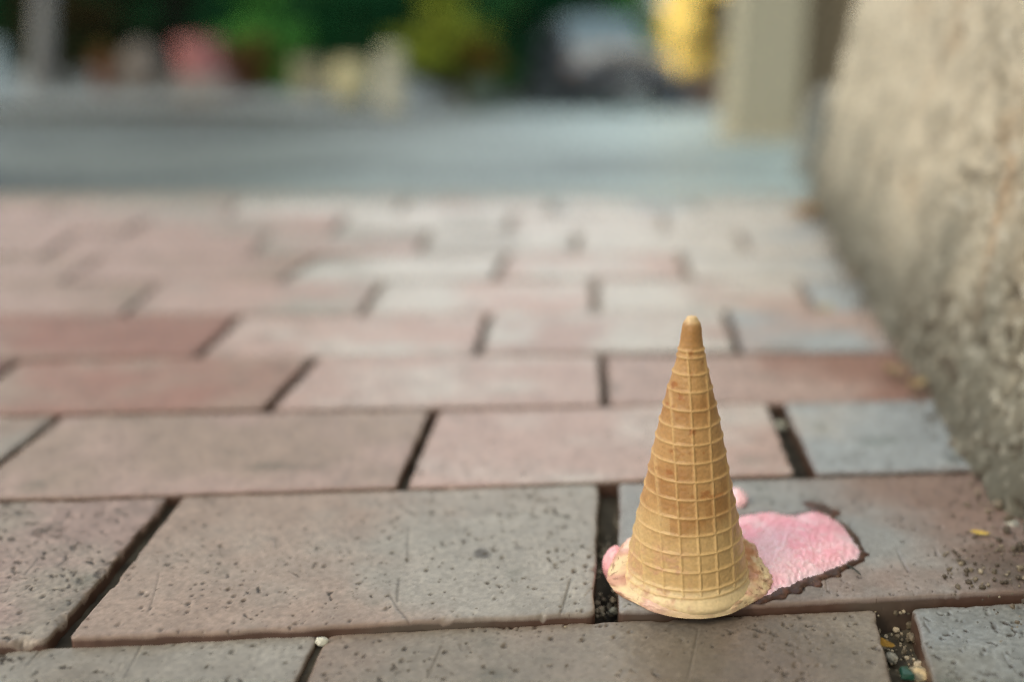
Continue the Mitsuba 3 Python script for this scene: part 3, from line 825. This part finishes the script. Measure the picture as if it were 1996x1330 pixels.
# ------------------------------------------------------------------ across the road
def stand(px, Y):
    """A point of the ground at distance Y in the photo's column px."""
    d = at(px, 210, Y)
    return np.array([d[0], Y, float(foot_z(d[0], Y))])


def vcol(m, c, amp=0.25, s=6, seed=0):
    v = np.asarray(m.vertices)
    return np.asarray(c) * (1 - amp / 2 + amp * nz(*v.T, s, seed, 3))[:, None]


mat('mat_paint', VC, 0.35, 0.5)
mat('mat_plaster', VC, 0.85, 0.3)
mat('mat_dark', lin(40, 40, 42), 0.5, 0.4)
mat('mat_rubber', lin(30, 30, 31), 0.8, 0.3)
mat('mat_pale_stone', lin(128, 124, 118), 0.8, 0.3)

# footway on the far side, with its kerb
fx0, fx1, fy0, fy1 = -14.0, -0.7, 9.05, 10.3
fpts = np.array([[fx0, 8.3], [-1.7, 9.7], [-0.5, 13.0], [-0.3, 20.4], [6.0, 20.8], [6.0, 30.0], [fx0, 30.0]])
KH = 0.13


def foot_z(X, Y):
    """Height of the far footway: a kerb high on the left, dropped to the road towards the right."""
    Y = np.asarray(Y, float)
    zl = np.interp(Y, [8.0, 9.3, 13.8, 40.0], [at(998, 211, 9.3)[2] + 0.05, at(998, 211, 9.3)[2], at(998, 170, 13.8)[2], at(998, 170, 13.8)[2] - 0.8])
    zr = road_z(Y) + 0.02
    k = sstep(-0.8, -2.6, np.asarray(X, float))
    return zr * (1 - k) + np.maximum(zl, zr) * k


def slab(poly, zf, h, step=0.5):
    pg = Polygon(poly).segmentize(step)
    m = trimesh.creation.extrude_polygon(pg, h, engine='earcut') if False else None
    top, _ = sheet(Polygon(poly), step, lambda d, x, y: foot_z(x, y), 0)
    c = shapely.get_coordinates(pg.exterior)
    a = np.c_[c, foot_z(c[:, 0], c[:, 1])]
    b = np.c_[c, zf(c[:, 1]) - 0.1]
    n = len(c)
    i = np.arange(n - 1)
    side = trimesh.Trimesh(np.vstack([a, b]), np.vstack([np.stack([i, i + n, i + n + 1], -1), np.stack([i, i + n + 1, i + 1], -1)]), process=False)
    return trimesh.util.concatenate([top, side])


mat('mat_footway', lin(130, 138, 138), 0.5, 0.5)
mat('mat_kerb', lin(58, 50, 38), 0.8, 0.3)
obj('footway', slab(fpts[:, :], road_z, KH), 'mat_footway', kind='structure')
kl = fpts[:4]
kv, kf = [], []
for i in range(2):
    a, b = kl[i], kl[i + 1]
    nrm = np.array([b[1] - a[1], -(b[0] - a[0])])
    nrm /= np.linalg.norm(nrm)
    for k in range(12):
        p, q_ = a + (b - a) * k / 12, a + (b - a) * (k + 0.985) / 12
        o = len(kv) * 8
        z0_, z1_ = float(foot_z(*p)) - KH, float(foot_z(*q_)) - KH
        kv.append(np.array([[*p, z0_ - .15], [*q_, z1_ - .15], [*(q_ + nrm * .07), z1_ - .15], [*(p + nrm * .07), z0_ - .15], [*p, z0_ + KH + .004], [*q_, z1_ + KH + .004], [*(q_ + nrm * .05), z1_ + KH], [*(p + nrm * .05), z0_ + KH]]))
        obj('kerb_stone', trimesh.Trimesh(kv[-1]).convex_hull, 'mat_kerb', 'footway')


def leaves(centres, radii, n, size, c1, c2, seed, gap=0.0):
    """Leaf quads spread through a few clumps, denser towards their skins; returns mesh and colours."""
    r = np.random.default_rng(seed)
    centres, radii = np.asarray(centres, float), np.asarray(radii, float)
    w = (radii.prod(1) if radii.ndim > 1 else radii**3) ** 0.7
    k = r.choice(len(centres), n, p=w / w.sum())
    d = r.normal(size=(n, 3))
    d /= np.linalg.norm(d, axis=1, keepdims=True)
    rad = radii[k] if radii.ndim > 1 else radii[k][:, None]
    p = centres[k] + d * rad * (r.random((n, 1)) ** 0.45) * (0.85 + 0.3 * r.random((n, 1)))
    a = r.normal(size=(n, 3))
    a /= np.linalg.norm(a, axis=1, keepdims=True)
    b = np.cross(a, d + 0.6 * r.normal(size=(n, 3)))
    b /= np.linalg.norm(b, axis=1, keepdims=True) + 1e-9
    s = size * (0.6 + 0.8 * r.random((n, 1)))
    tipw = 0.5
    v = np.stack([p - a * s, p + b * s * tipw, p + a * s, p - b * s * tipw], 1).reshape(-1, 3)
    i = np.arange(n)[:, None] * 4
    f = np.vstack([i + [0, 1, 2], i + [0, 2, 3]])
    clump = r.random(len(centres))[k]
    col = cmix(c1, c2, np.clip(0.6 * clump + 0.5 * r.random(n), 0, 1)) * (0.75 + 0.5 * r.random((n, 1)))
    return trimesh.Trimesh(v, f, process=False), np.repeat(col, 4, 0)


def shrub(px, w_px, h, Y, c1, c2, label, seed, low=0.02, n=2600, size=0.045, name='shrub', cat='shrub', dim=0.6):
    b = stand(px, Y)
    w = w_px * Y / F
    r = np.random.default_rng(seed)
    t = thing(name, label, cat)
    cs, rs = [], []
    for _ in range(16):
        u = r.uniform(low, 1)
        taper = math.sqrt(max(0.06, 1 - (2 * (u - 0.42)) ** 2 * 0.8))
        a, q_ = r.uniform(0, 2 * PI), math.sqrt(r.random()) * 0.36 * w * taper
        cs.append(b + [q_ * math.cos(a), q_ * math.sin(a), u * h])
        rs.append([0.20 * w, 0.20 * w, max(0.12 * h, 0.08)])
    for k in range(5):
        a = k * 1.3 + seed
        e = cs[k * 3]
        obj('stem', tube_mesh([b + [0.03 * math.cos(a), 0.03 * math.sin(a), -0.05], b + [0.4 * (e - b)[0], 0.4 * (e - b)[1], 0.35 * h], e], [0.018, 0.013, 0.005], 6), 'mat_bark', t,
            smooth=True, color=np.tile(lin(70, 58, 44), (20, 1)))
    m, c = leaves(cs, rs, n, size, np.asarray(c1) * dim, np.asarray(c2) * dim, seed + 50)
    obj('foliage', m, 'mat_leaf', t, color=c)
    return t


shrub(110, 300, 1.75, 13.6, lin(58, 50, 32), lin(84, 74, 44), 'dull olive brown shrub behind the pale trunk at the far left', 101)
shrub(300, 230, 1.9, 14.6, lin(26, 28, 20), lin(42, 44, 30), 'nearly black shrub between the brown and the bright green shrubs', 102)
shrub(535, 220, 1.35, 13.4, lin(52, 104, 44), lin(80, 132, 58), 'leafy mid green shrub right of the pink pot', 103, dim=1.5)
shrub(505, 120, 0.55, 12.5, lin(110, 104, 50), lin(136, 116, 62), 'low olive yellow bush beside the dark red pot', 104, n=1200)
shrub(690, 260, 1.85, 14.8, lin(18, 56, 34), lin(34, 82, 44), 'dark green shrub behind the three cream coloured pots', 105, dim=1.25)
shrub(855, 215, 1.35, 13.2, lin(104, 122, 38), lin(142, 150, 58), 'bright yellow green shrub, the lightest one across the road', 106, low=0.42, dim=1.0)
shrub(935, 120, 0.75, 12.9, lin(90, 80, 34), lin(120, 98, 40), 'low brownish green bush under the yellow green shrub', 107, n=1200)
shrub(1020, 270, 2.7, 21.0, lin(10, 52, 34), lin(22, 76, 46), 'deep green shrub behind the left side of the car', 108, dim=0.9)
shrub(1150, 280, 2.7, 21.8, lin(10, 44, 28), lin(20, 64, 38), 'very dark shrub rising behind the car', 109, dim=0.9)
shrub(1262, 180, 2.5, 20.9, lin(40, 98, 34), lin(66, 130, 48), 'green shrub between the car and the yellow house', 110, low=0.1, dim=1.5)
shrub(1392, 230, 1.8, 20.6, lin(70, 54, 42), lin(96, 74, 54), 'withered brown bush in front of the yellow house', 111, n=6500, dim=0.6)

shrub(628, 150, 1.5, 16.0, lin(40, 84, 44), lin(66, 110, 58), 'mid green shrub between the leafy green one and the dark one behind the pale pots', 112, dim=1.4)
shrub(960, 160, 2.3, 20.4, lin(34, 76, 40), lin(56, 100, 54), 'mid green shrub just right of the yellow green one, farther off', 113, dim=1.2)
hg = thing('hedge', 'long dark green hedge closing the view behind the shrubs', 'hedge')
r = np.random.default_rng(77)
HY = 23.0
cs = [[x, HY + 0.3 * r.normal(), float(foot_z(x, HY)) + z] for x in np.arange(-14, 2.7, 0.40) for z in (0.35, 1.1, 1.8, 2.4)]
m, c = leaves(cs, [[0.5, 0.5, 0.5]] * len(cs), 30000, 0.09, lin(14, 50, 30), lin(24, 70, 40), 78)
obj('foliage', m, 'mat_leaf', hg, color=c)
for x in np.arange(-13.5, 2.6, 1.5):
    z0_ = float(foot_z(x, HY))
    obj('stem', tube_mesh([[x, HY, z0_], [x + 0.1, HY, z0_ + 1.6]], [0.05, 0.02], 6), 'mat_bark', hg, smooth=True, color=np.tile(lin(60, 50, 40), (14, 1)))
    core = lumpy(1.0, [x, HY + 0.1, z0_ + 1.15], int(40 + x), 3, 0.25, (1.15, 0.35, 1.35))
    obj('added_core', core, 'mat_leaf', hg, smooth=True, color=vcol(core, lin(18, 54, 32), 0.6, 5, 3))  # solid core added so bright sky does not show between the leaves


def tree(px, Y, h, trunk_r, crown, label, seed, bark, c1, c2):
    b = stand(px, Y)
    r = np.random.default_rng(seed)
    t = thing('tree', label, 'tree')
    top = b + [0.3 * r.normal(), 0.3 * r.normal(), h * 0.62]
    zs_ = np.linspace(0, 1, 7)
    path = [b + (top - b) * u + [0.06 * math.sin(5 * u + seed), 0, -0.1 * (u == 0)] for u in zs_]
    m = tube_mesh(path, trunk_r * (1.25 - 0.7 * zs_**0.6), 12)
    obj('trunk', m, 'mat_bark', t, smooth=True, color=vcol(m, bark, 0.4, 5, seed))
    cs, rs = [], []
    for k in range(9):
        a, u = k * 2.4 + seed, 0.45 + 0.5 * r.random()
        s0 = b + (top - b) * (0.62 + 0.38 * r.random())
        e = s0 + [crown * u * math.cos(a), crown * u * math.sin(a), h * (0.10 + 0.22 * r.random())]
        mm = tube_mesh([s0, (s0 + e) / 2 + [0, 0, 0.12], e], [trunk_r * 0.4, trunk_r * 0.25, trunk_r * 0.08], 7)
        obj('limb', mm, 'mat_bark', t, smooth=True, color=vcol(mm, bark, 0.4, 5, seed))
        for _ in range(3):
            cs.append(e + r.normal(size=3) * 0.45)
            rs.append(0.5 + 0.35 * r.random())
    m, c = leaves(cs, rs, 5200, 0.11, c1, c2, seed + 9)
    obj('crown', m, 'mat_leaf', t, color=c)


tree(80, 12.9, 6.5, 0.115, 2.2, 'pale grey trunked tree at the far left across the road', 201, lin(128, 128, 126), lin(40, 62, 34), lin(70, 94, 48))
tree(328, 15.4, 7.0, 0.13, 2.4, 'dark trunked tree left of the pink pot', 202, lin(34, 30, 26), lin(34, 56, 32), lin(58, 84, 44))
tree(-420, 12.5, 7.5, 0.20, 2.8, 'broad unseen tree added outside the left edge of the view to darken reflections', 203, lin(90, 80, 66), lin(36, 58, 32), lin(60, 86, 44))  # unseen, added to block low sky on the left


def pot(px, base_y, Y, w_px, h_px, col, label, shape, name='planter', cat='planter', plant=None):
    b = stand(px, Y)
    k = Y / F
    w, h = w_px * k / 2, h_px * k
    z = at(px, base_y, Y)[2]
    if z > b[2]:
        b[2] = b[2]
    t = thing(name, label, cat)
    prof = [(0.001, 0.0)] + [(w * a, h * u) for a, u in shape] + [(w * shape[-1][0] * 0.86, h * shape[-1][1]), (w * shape[-1][0] * 0.8, h * 0.86), (0.001, h * 0.85)]
    m = lathe(prof, 36, b)
    obj('body', m, 'mat_plaster', t, smooth=35)
    labels_mat = f'mat_pot_{len(scene)}'
    mat(labels_mat, np.asarray(col) * 0.68, 0.75, 0.35)
    scene[f'{t}__body']['bsdf'] = {'type': 'ref', 'id': labels_mat}
    if plant is not None:
        n, hh, c1, c2 = plant
        cs = [b + [0.4 * w * math.cos(q), 0.4 * w * math.sin(q), h + hh * (0.2 + 0.2 * (q % 2))] for q in np.arange(0, 6, 0.8)]
        m, c = leaves(cs, [[0.5 * w, 0.5 * w, hh * 0.4]] * len(cs), n, 0.04, c1, c2, int(px))
        obj('plant', m, 'mat_leaf', t, color=c)
    return t, b, h


BOWL = [(0.55, 0.0), (0.80, 0.25), (0.98, 0.6), (1.0, 0.85), (1.0, 1.0)]
TUB = [(0.80, 0.0), (0.86, 0.3), (0.93, 0.7), (1.0, 0.82), (1.0, 1.0)]
URN = [(0.45, 0.0), (0.72, 0.12), (1.0, 0.45), (0.95, 0.72), (0.66, 0.9), (0.72, 1.0)]
POST = [(0.9, 0.0), (0.86, 0.1), (0.8, 0.6), (0.78, 0.88), (0.9, 0.93), (0.6, 1.0)]
# pink tub on a pale block
b = stand(394, 11.0)
k = 11.0 / F
obj('stone_block', box_mesh(98 * k, 0.42, 44 * k, b, 0.015, 0.08), 'mat_pale_stone', label='low pale stone block under the pink tub', cat='stone block')
t = thing('planter', 'dusty pink round tub standing on a low pale stone block', 'planter')
mat('mat_pink_tub', lin(160, 104, 102), 0.6, 0.4)
w, h = 45 * k, 64 * k
obj('body', lathe([(0.001, 0)] + [(w * a, h * u) for a, u in TUB] + [(w * .88, h), (w * .82, h * .88), (.001, h * .87)], 36, b + [0, 0, 44 * k]), 'mat_pink_tub', t, smooth=35)
m, c = leaves([b + [0, 0, 44 * k + h * 0.9]], [[w * 0.7, w * 0.7, 0.06]], 260, 0.035, lin(120, 76, 72), lin(170, 116, 112), 5)
obj('plant', m, 'mat_leaf', t, color=c)
pot(456, 180, 12.2, 50, 62, lin(96, 42, 36), 'dark red pot just right of the pink tub', TUB, plant=(300, 0.12, lin(60, 40, 28), lin(96, 70, 40)))
pot(212, 165, 12.6, 46, 66, lin(120, 74, 44), 'rusty brown pot left of the grey boulder', TUB, plant=(300, 0.14, lin(80, 66, 34), lin(110, 92, 48)))
pot(604, 165, 12.4, 62, 66, lin(176, 170, 140), 'dull cream pot, leftmost of the three pale ones', TUB, plant=(260, 0.05, lin(60, 80, 44), lin(90, 100, 56)))
pot(686, 170, 12.0, 86, 82, lin(216, 208, 164), 'round cream urn, middle one of the three pale pots', URN)
pot(764, 200, 11.7, 58, 118, lin(206, 202, 176), 'tall whitish stone bollard right of the round cream urn', POST, 'bollard', 'bollard')
pot(-4, 205, 10.9, 60, 108, lin(176, 192, 196), 'light bluish bollard at the left edge of the view', POST, 'bollard', 'bollard')
pot(940, 185, 12.6, 56, 56, lin(96, 112, 106), 'small grey green pot under the yellow green shrub', TUB, plant=(260, 0.1, lin(50, 70, 40), lin(80, 96, 50)))
pot(1302, 205, 18.6, 60, 54, lin(140, 150, 160), 'small bluish grey tub right of the car', TUB, plant=(200, 0.06, lin(70, 66, 50), lin(100, 90, 66)))
b = stand(284, 12.4)
b[2] += 0.2
bm = lumpy(0.28, b, 61, 4, 0.22, (0.85, 0.8, 1.15))
obj('boulder', bm, 'mat_stone', smooth=True, color=vcol(bm, lin(110, 102, 94), 0.4, 7, 3), label='brownish grey boulder left of the pink tub', cat='boulder')
b = stand(1362, 18.9)
obj('crate', box_mesh(64 * 18.9 / F, 0.5, 66 * 18.9 / F, b, 0.01, 0.2), 'mat_crate', label='brown wooden crate right of the bluish tub', cat='crate')
mat('mat_crate', lin(116, 96, 82), 0.8, 0.3)

# ------------------------------------------------------------------ car
CYD = 17.9
cb = stand(1158, CYD)
cb[2] = float(road_z(CYD)) + 0.012
car = thing('parked_car', 'dark parked car facing the camera with reflections coloured into its bluish windscreen and greyish bonnet', 'car')
tilt = math.degrees(math.atan(SLOPE))
SM = T().translate([float(x) for x in cb]).rotate([1, 0, 0], tilt).rotate([0, 0, 1], -90 + 10)   # local +x is forward, towards the camera


def spart(name, mesh, m, parent=car, smooth=30):
    return obj(name, mesh, m, parent, smooth=smooth, to_world=SM)


def loft(secs, n=28, p=0.45):
    """secs: (x, y half width, z low, z high) stations along x with rounded sections."""
    a = np.linspace(0, 2 * PI, n, endpoint=False)
    ca, sa = np.cos(a), np.sin(a)
    v = [np.stack([np.full(n, x), w * np.sign(ca) * np.abs(ca) ** p, (zl + zh) / 2 + (zh - zl) / 2 * np.sign(sa) * np.abs(sa) ** p], -1) for (x, w, zl, zh) in secs]
    nS = len(secs)
    v = np.vstack(v + [[[secs[0][0], 0, (secs[0][2] + secs[0][3]) / 2]], [[secs[-1][0], 0, (secs[-1][2] + secs[-1][3]) / 2]]])
    f = []
    for i in range(nS - 1):
        for j in range(n):
            q = (j + 1) % n
            f += [[i * n + j, (i + 1) * n + j, (i + 1) * n + q], [i * n + j, (i + 1) * n + q, i * n + q]]
    for j in range(n):
        q = (j + 1) % n
        f += [[nS * n, q, j], [nS * n + 1, (nS - 1) * n + j, (nS - 1) * n + q]]
    m = trimesh.Trimesh(v, f, process=False)
    trimesh.repair.fix_normals(m)
    return m


def panel(c, t=0.012):
    """A thin bowed plate through four corners."""
    c = np.asarray(c, float)
    u, v = np.meshgrid(np.linspace(0, 1, 9), np.linspace(0, 1, 9), indexing='ij')
    U, V = u[..., None], v[..., None]
    p = c[0] * (1 - U) * (1 - V) + c[1] * U * (1 - V) + c[2] * U * V + c[3] * (1 - U) * V
    nrm = np.cross(c[1] - c[0], c[3] - c[0])
    nrm /= np.linalg.norm(nrm)
    p = p + nrm * (0.05 * np.sin(PI * u))[..., None]
    top, bot = p.reshape(-1, 3) + nrm * t / 2, p.reshape(-1, 3) - nrm * t / 2
    f = grid_faces(9, 9)
    m = trimesh.Trimesh(np.vstack([top, bot]), np.vstack([f, f[:, ::-1] + 81]), process=False)
    return m


mat('mat_car_paint', lin(46, 48, 54), 0.3, 0.5, clearcoat=0.8)
mat('mat_bonnet_sheen', lin(146, 138, 124), 0.32, 0.5, clearcoat=0.6)  # pale reflection put into the base colour of a dark car
mat('mat_sky_screen', lin(92, 116, 122), 0.12, 0.7)  # bluish sky reflection painted into the glass colour
mat('mat_side_glass', lin(30, 36, 40), 0.08, 0.6)
mat('mat_lamp_glass', lin(170, 172, 170), 0.1, 0.6)
mat('mat_amber', lin(206, 128, 60), 0.2, 0.6)
mat('mat_rim', lin(140, 142, 146), 0.35, 0.5, metallic=0.8)
spart('body', loft([(-1.90, .60, .42, .72), (-1.80, .76, .26, .86), (-1.2, .83, .20, .90), (0.2, .84, .18, .90), (1.1, .83, .18, .86), (1.62, .78, .20, .74), (1.86, .66, .24, .60), (1.92, .50, .30, .52)]), 'mat_car_paint')
spart('cabin', loft([(-1.45, .58, .84, .92), (-1.10, .66, .82, 1.28), (-0.65, .67, .82, 1.42), (-0.05, .66, .82, 1.42), (0.30, .64, .82, 1.30), (0.62, .62, .82, 1.02), (0.80, .60, .80, .88)]), 'mat_car_paint')
spart('windscreen', panel([[0.86, -.60, .90], [0.86, .60, .90], [0.18, .53, 1.39], [0.18, -.53, 1.39]]), 'mat_sky_screen', smooth=True)
bon = spart('bonnet', panel([[1.74, -.62, .70], [1.74, .62, .70], [0.92, .66, .90], [0.92, -.66, .90]]), 'mat_bonnet_sheen', smooth=True, )
for s_ in (-1, 1):
    spart('side_window', panel([[-0.9, s_ * .69, .93], [0.5, s_ * .68, .93], [0.12, s_ * .60, 1.34], [-0.85, s_ * .60, 1.34]][::s_]), 'mat_side_glass', smooth=True)
    spart('headlight', trimesh.creation.icosphere(2, 0.12).apply_scale([0.6, 1.3, 0.75]).apply_translation([1.74, s_ * .56, .62]), 'mat_lamp_glass')
    spart('indicator', trimesh.creation.icosphere(2, 0.06).apply_scale([0.6, 1.2, 0.8]).apply_translation([1.66, s_ * .72, .58]), 'mat_amber')
    mk = spart('mirror', trimesh.creation.icosphere(2, 0.11).apply_scale([0.6, 1.1, 0.7]).apply_translation([0.52, s_ * .92, .98]), 'mat_car_paint')
    spart('arm', tube_mesh([[0.55, s_ * .70, .92], [0.53, s_ * .86, .96]], 0.02, 6), 'mat_dark', mk)
    for x in (-1.2, 1.22):
        wk = spart('wheel', trimesh.creation.cylinder(0.10, 0.20, sections=24, transform=trimesh.transformations.rotation_matrix(PI / 2, [1, 0, 0])).apply_translation([x, s_ * .74, .31]), 'mat_rim')
        spart('tyre', trimesh.creation.torus(0.235, 0.085, 36, 14, transform=trimesh.transformations.rotation_matrix(PI / 2, [1, 0, 0])).apply_translation([x, s_ * .74, .32]), 'mat_rubber', wk)
        spart('rim', trimesh.creation.annulus(0.09, 0.19, 0.07, sections=30, transform=trimesh.transformations.rotation_matrix(PI / 2, [1, 0, 0])).apply_translation([x, s_ * .79, .32]), 'mat_rim', wk)
spart('bumper', loft([(1.70, .76, .24, .44), (1.88, .68, .24, .46), (1.99, .56, .27, .42)]), 'mat_dark')
spart('grille', box_mesh(0.04, 0.62, 0.14, [1.925, 0, .47], 0.01), 'mat_dark')
spart('number_plate', box_mesh(0.02, 0.42, 0.10, [2.0, 0, .30], 0.004), 'mat_lamp_glass')
spart('wiper', tube_mesh([[0.90, -.1, .94], [0.62, .38, 1.14]], 0.012, 6), 'mat_dark')

# ------------------------------------------------------------------ yellow house, far behind
hx = at(1338, 50, 28.0)[0]
gz = float(road_z(28.0)) - 0.1
hs = thing('yellow_house', 'sunny yellow rendered house far down the street beside the pillar', 'house')
mat('mat_yellow', lin(255, 222, 122), 0.8, 0.3)
mat('mat_roof', lin(150, 84, 62), 0.8, 0.3)
mat('mat_frame', lin(225, 222, 210), 0.6, 0.4)
mat('mat_pane', lin(60, 70, 78), 0.1, 0.6)
obj('wall', box_mesh(8, 4.6, 5.6, [hx + 4.0, 30.3, gz]), 'mat_yellow', hs)
pr_ = Polygon([(-4.4, 0), (4.4, 0), (0, 2.4)])
rf = trimesh.creation.extrude_polygon(pr_, 5.4, engine='earcut')
rf.apply_transform(trimesh.transformations.rotation_matrix(PI / 2, [1, 0, 0]))
rf.apply_translation([hx + 4.0, 33.0, gz + 5.6])
rk = obj('roof', rf, 'mat_roof', hs)
obj('chimney', box_mesh(0.6, 0.6, 1.6, [hx + 2.2, 32, gz + 6.6], 0.02), 'mat_roof', rk)
for (wx, wz) in ((1.3, 3.0), (3.9, 3.0), (6.5, 3.0), (3.9, 0.7), (6.5, 0.7)):
    wk = obj('window', box_mesh(1.0, 0.10, 1.35, [hx + wx, 27.97, gz + wz], 0.02), 'mat_frame', hs)
    obj('pane', box_mesh(0.84, 0.04, 1.19, [hx + wx, 27.91, gz + wz + 0.08]), 'mat_pane', wk)
    obj('sill', box_mesh(1.15, 0.18, 0.06, [hx + wx, 27.90, gz + wz - 0.06], 0.01), 'mat_frame', wk)

# ------------------------------------------------------------------ pillar, gate and drainpipe beyond the wall's end
yy_ = np.linspace(2, 6, 400)
rowof = np.array([project([0.7, y, float(road_z(y))])[1] for y in yy_])
PY_ = float(np.interp(-278, -rowof, yy_))
pa, pb_ = at(1428, 240, PY_)[0], at(1556, 240, PY_)[0]
pl = thing('gate_pillar', 'square greenish beige plastered pillar beyond the end of the wall', 'pillar')
zb = float(road_z(PY_)) - 0.03
mat('mat_pillar', lin(158, 154, 134), 0.85, 0.3)
pw = pb_ - pa
hexa = [[x * (1 if z < 0.5 else 1), y, z] for z in (0, 0.72, 2.3) for y in (0, 0.26) for x in ((pa if z == 0 else pa + 0.066), pb_)]
obj('shaft', trimesh.Trimesh(np.array(hexa) * [1, 1, 1] + [0, PY_, zb]).convex_hull, 'mat_pillar', pl)
obj('foot_ledge', box_mesh(pw + 0.03, 0.30, 0.05, [(pa + pb_) / 2, PY_ + 0.13, zb], 0.01), 'mat_pillar', pl)
obj('cap', box_mesh(pb_ - pa + 0.08, 0.34, 0.09, [(pa + pb_) / 2, PY_ + 0.13, zb + 2.3], 0.015), 'mat_pillar', pl)
gt = thing('plank_gate', 'brown plank gate in the shaded recess between the pillar and the wall', 'gate')
mat('mat_plank', lin(128, 112, 88), 0.75, 0.3)
zg = float(road_z(PY_ + 0.4)) + 0.04
for k in range(9):
    obj('plank', box_mesh(0.116, 0.028, 1.95 + 0.01 * (k % 2), [pb_ + 0.06 + 0.12 * k, PY_ + 0.20 + 0.002 * (k % 3), zg], 0.004), 'mat_plank', gt)
for z in (0.3, 1.6):
    obj('rail', box_mesh(1.1, 0.05, 0.1, [pb_ + 0.55, PY_ + 0.24, zg + z], 0.006), 'mat_plank', gt)
mat('mat_pipe', lin(126, 128, 122), 0.5, 0.5)
Yp = 1.78
p0, p1, p2, p3 = at(1690, 205, Yp + 0.02), at(1606, 192, Yp), at(1586, 250, Yp), at(1572, 350, Yp)
p3[2] = float(road_z(Yp)) + 0.004
ctrl = np.array([p0 + [0.05, 0, 0.0], p0, p1, p2, p2 * 0.4 + p3 * 0.6, p3])
from scipy.interpolate import make_interp_spline
sp_ = make_interp_spline(np.linspace(0, 1, 6), ctrl, k=2)(np.linspace(0, 1, 28))
dp = thing('drainpipe', 'bent grey drainpipe reaching down to the road at the far end of the wall', 'drainpipe')
obj('pipe', tube_mesh(sp_, 0.019, 18), 'mat_pipe', dp, smooth=True)
obj('collar', tube_mesh([p3 + [0, 0, 0.03], p3 + [0, 0, 0.012]], 0.024, 18), 'mat_pipe', dp, smooth=30)
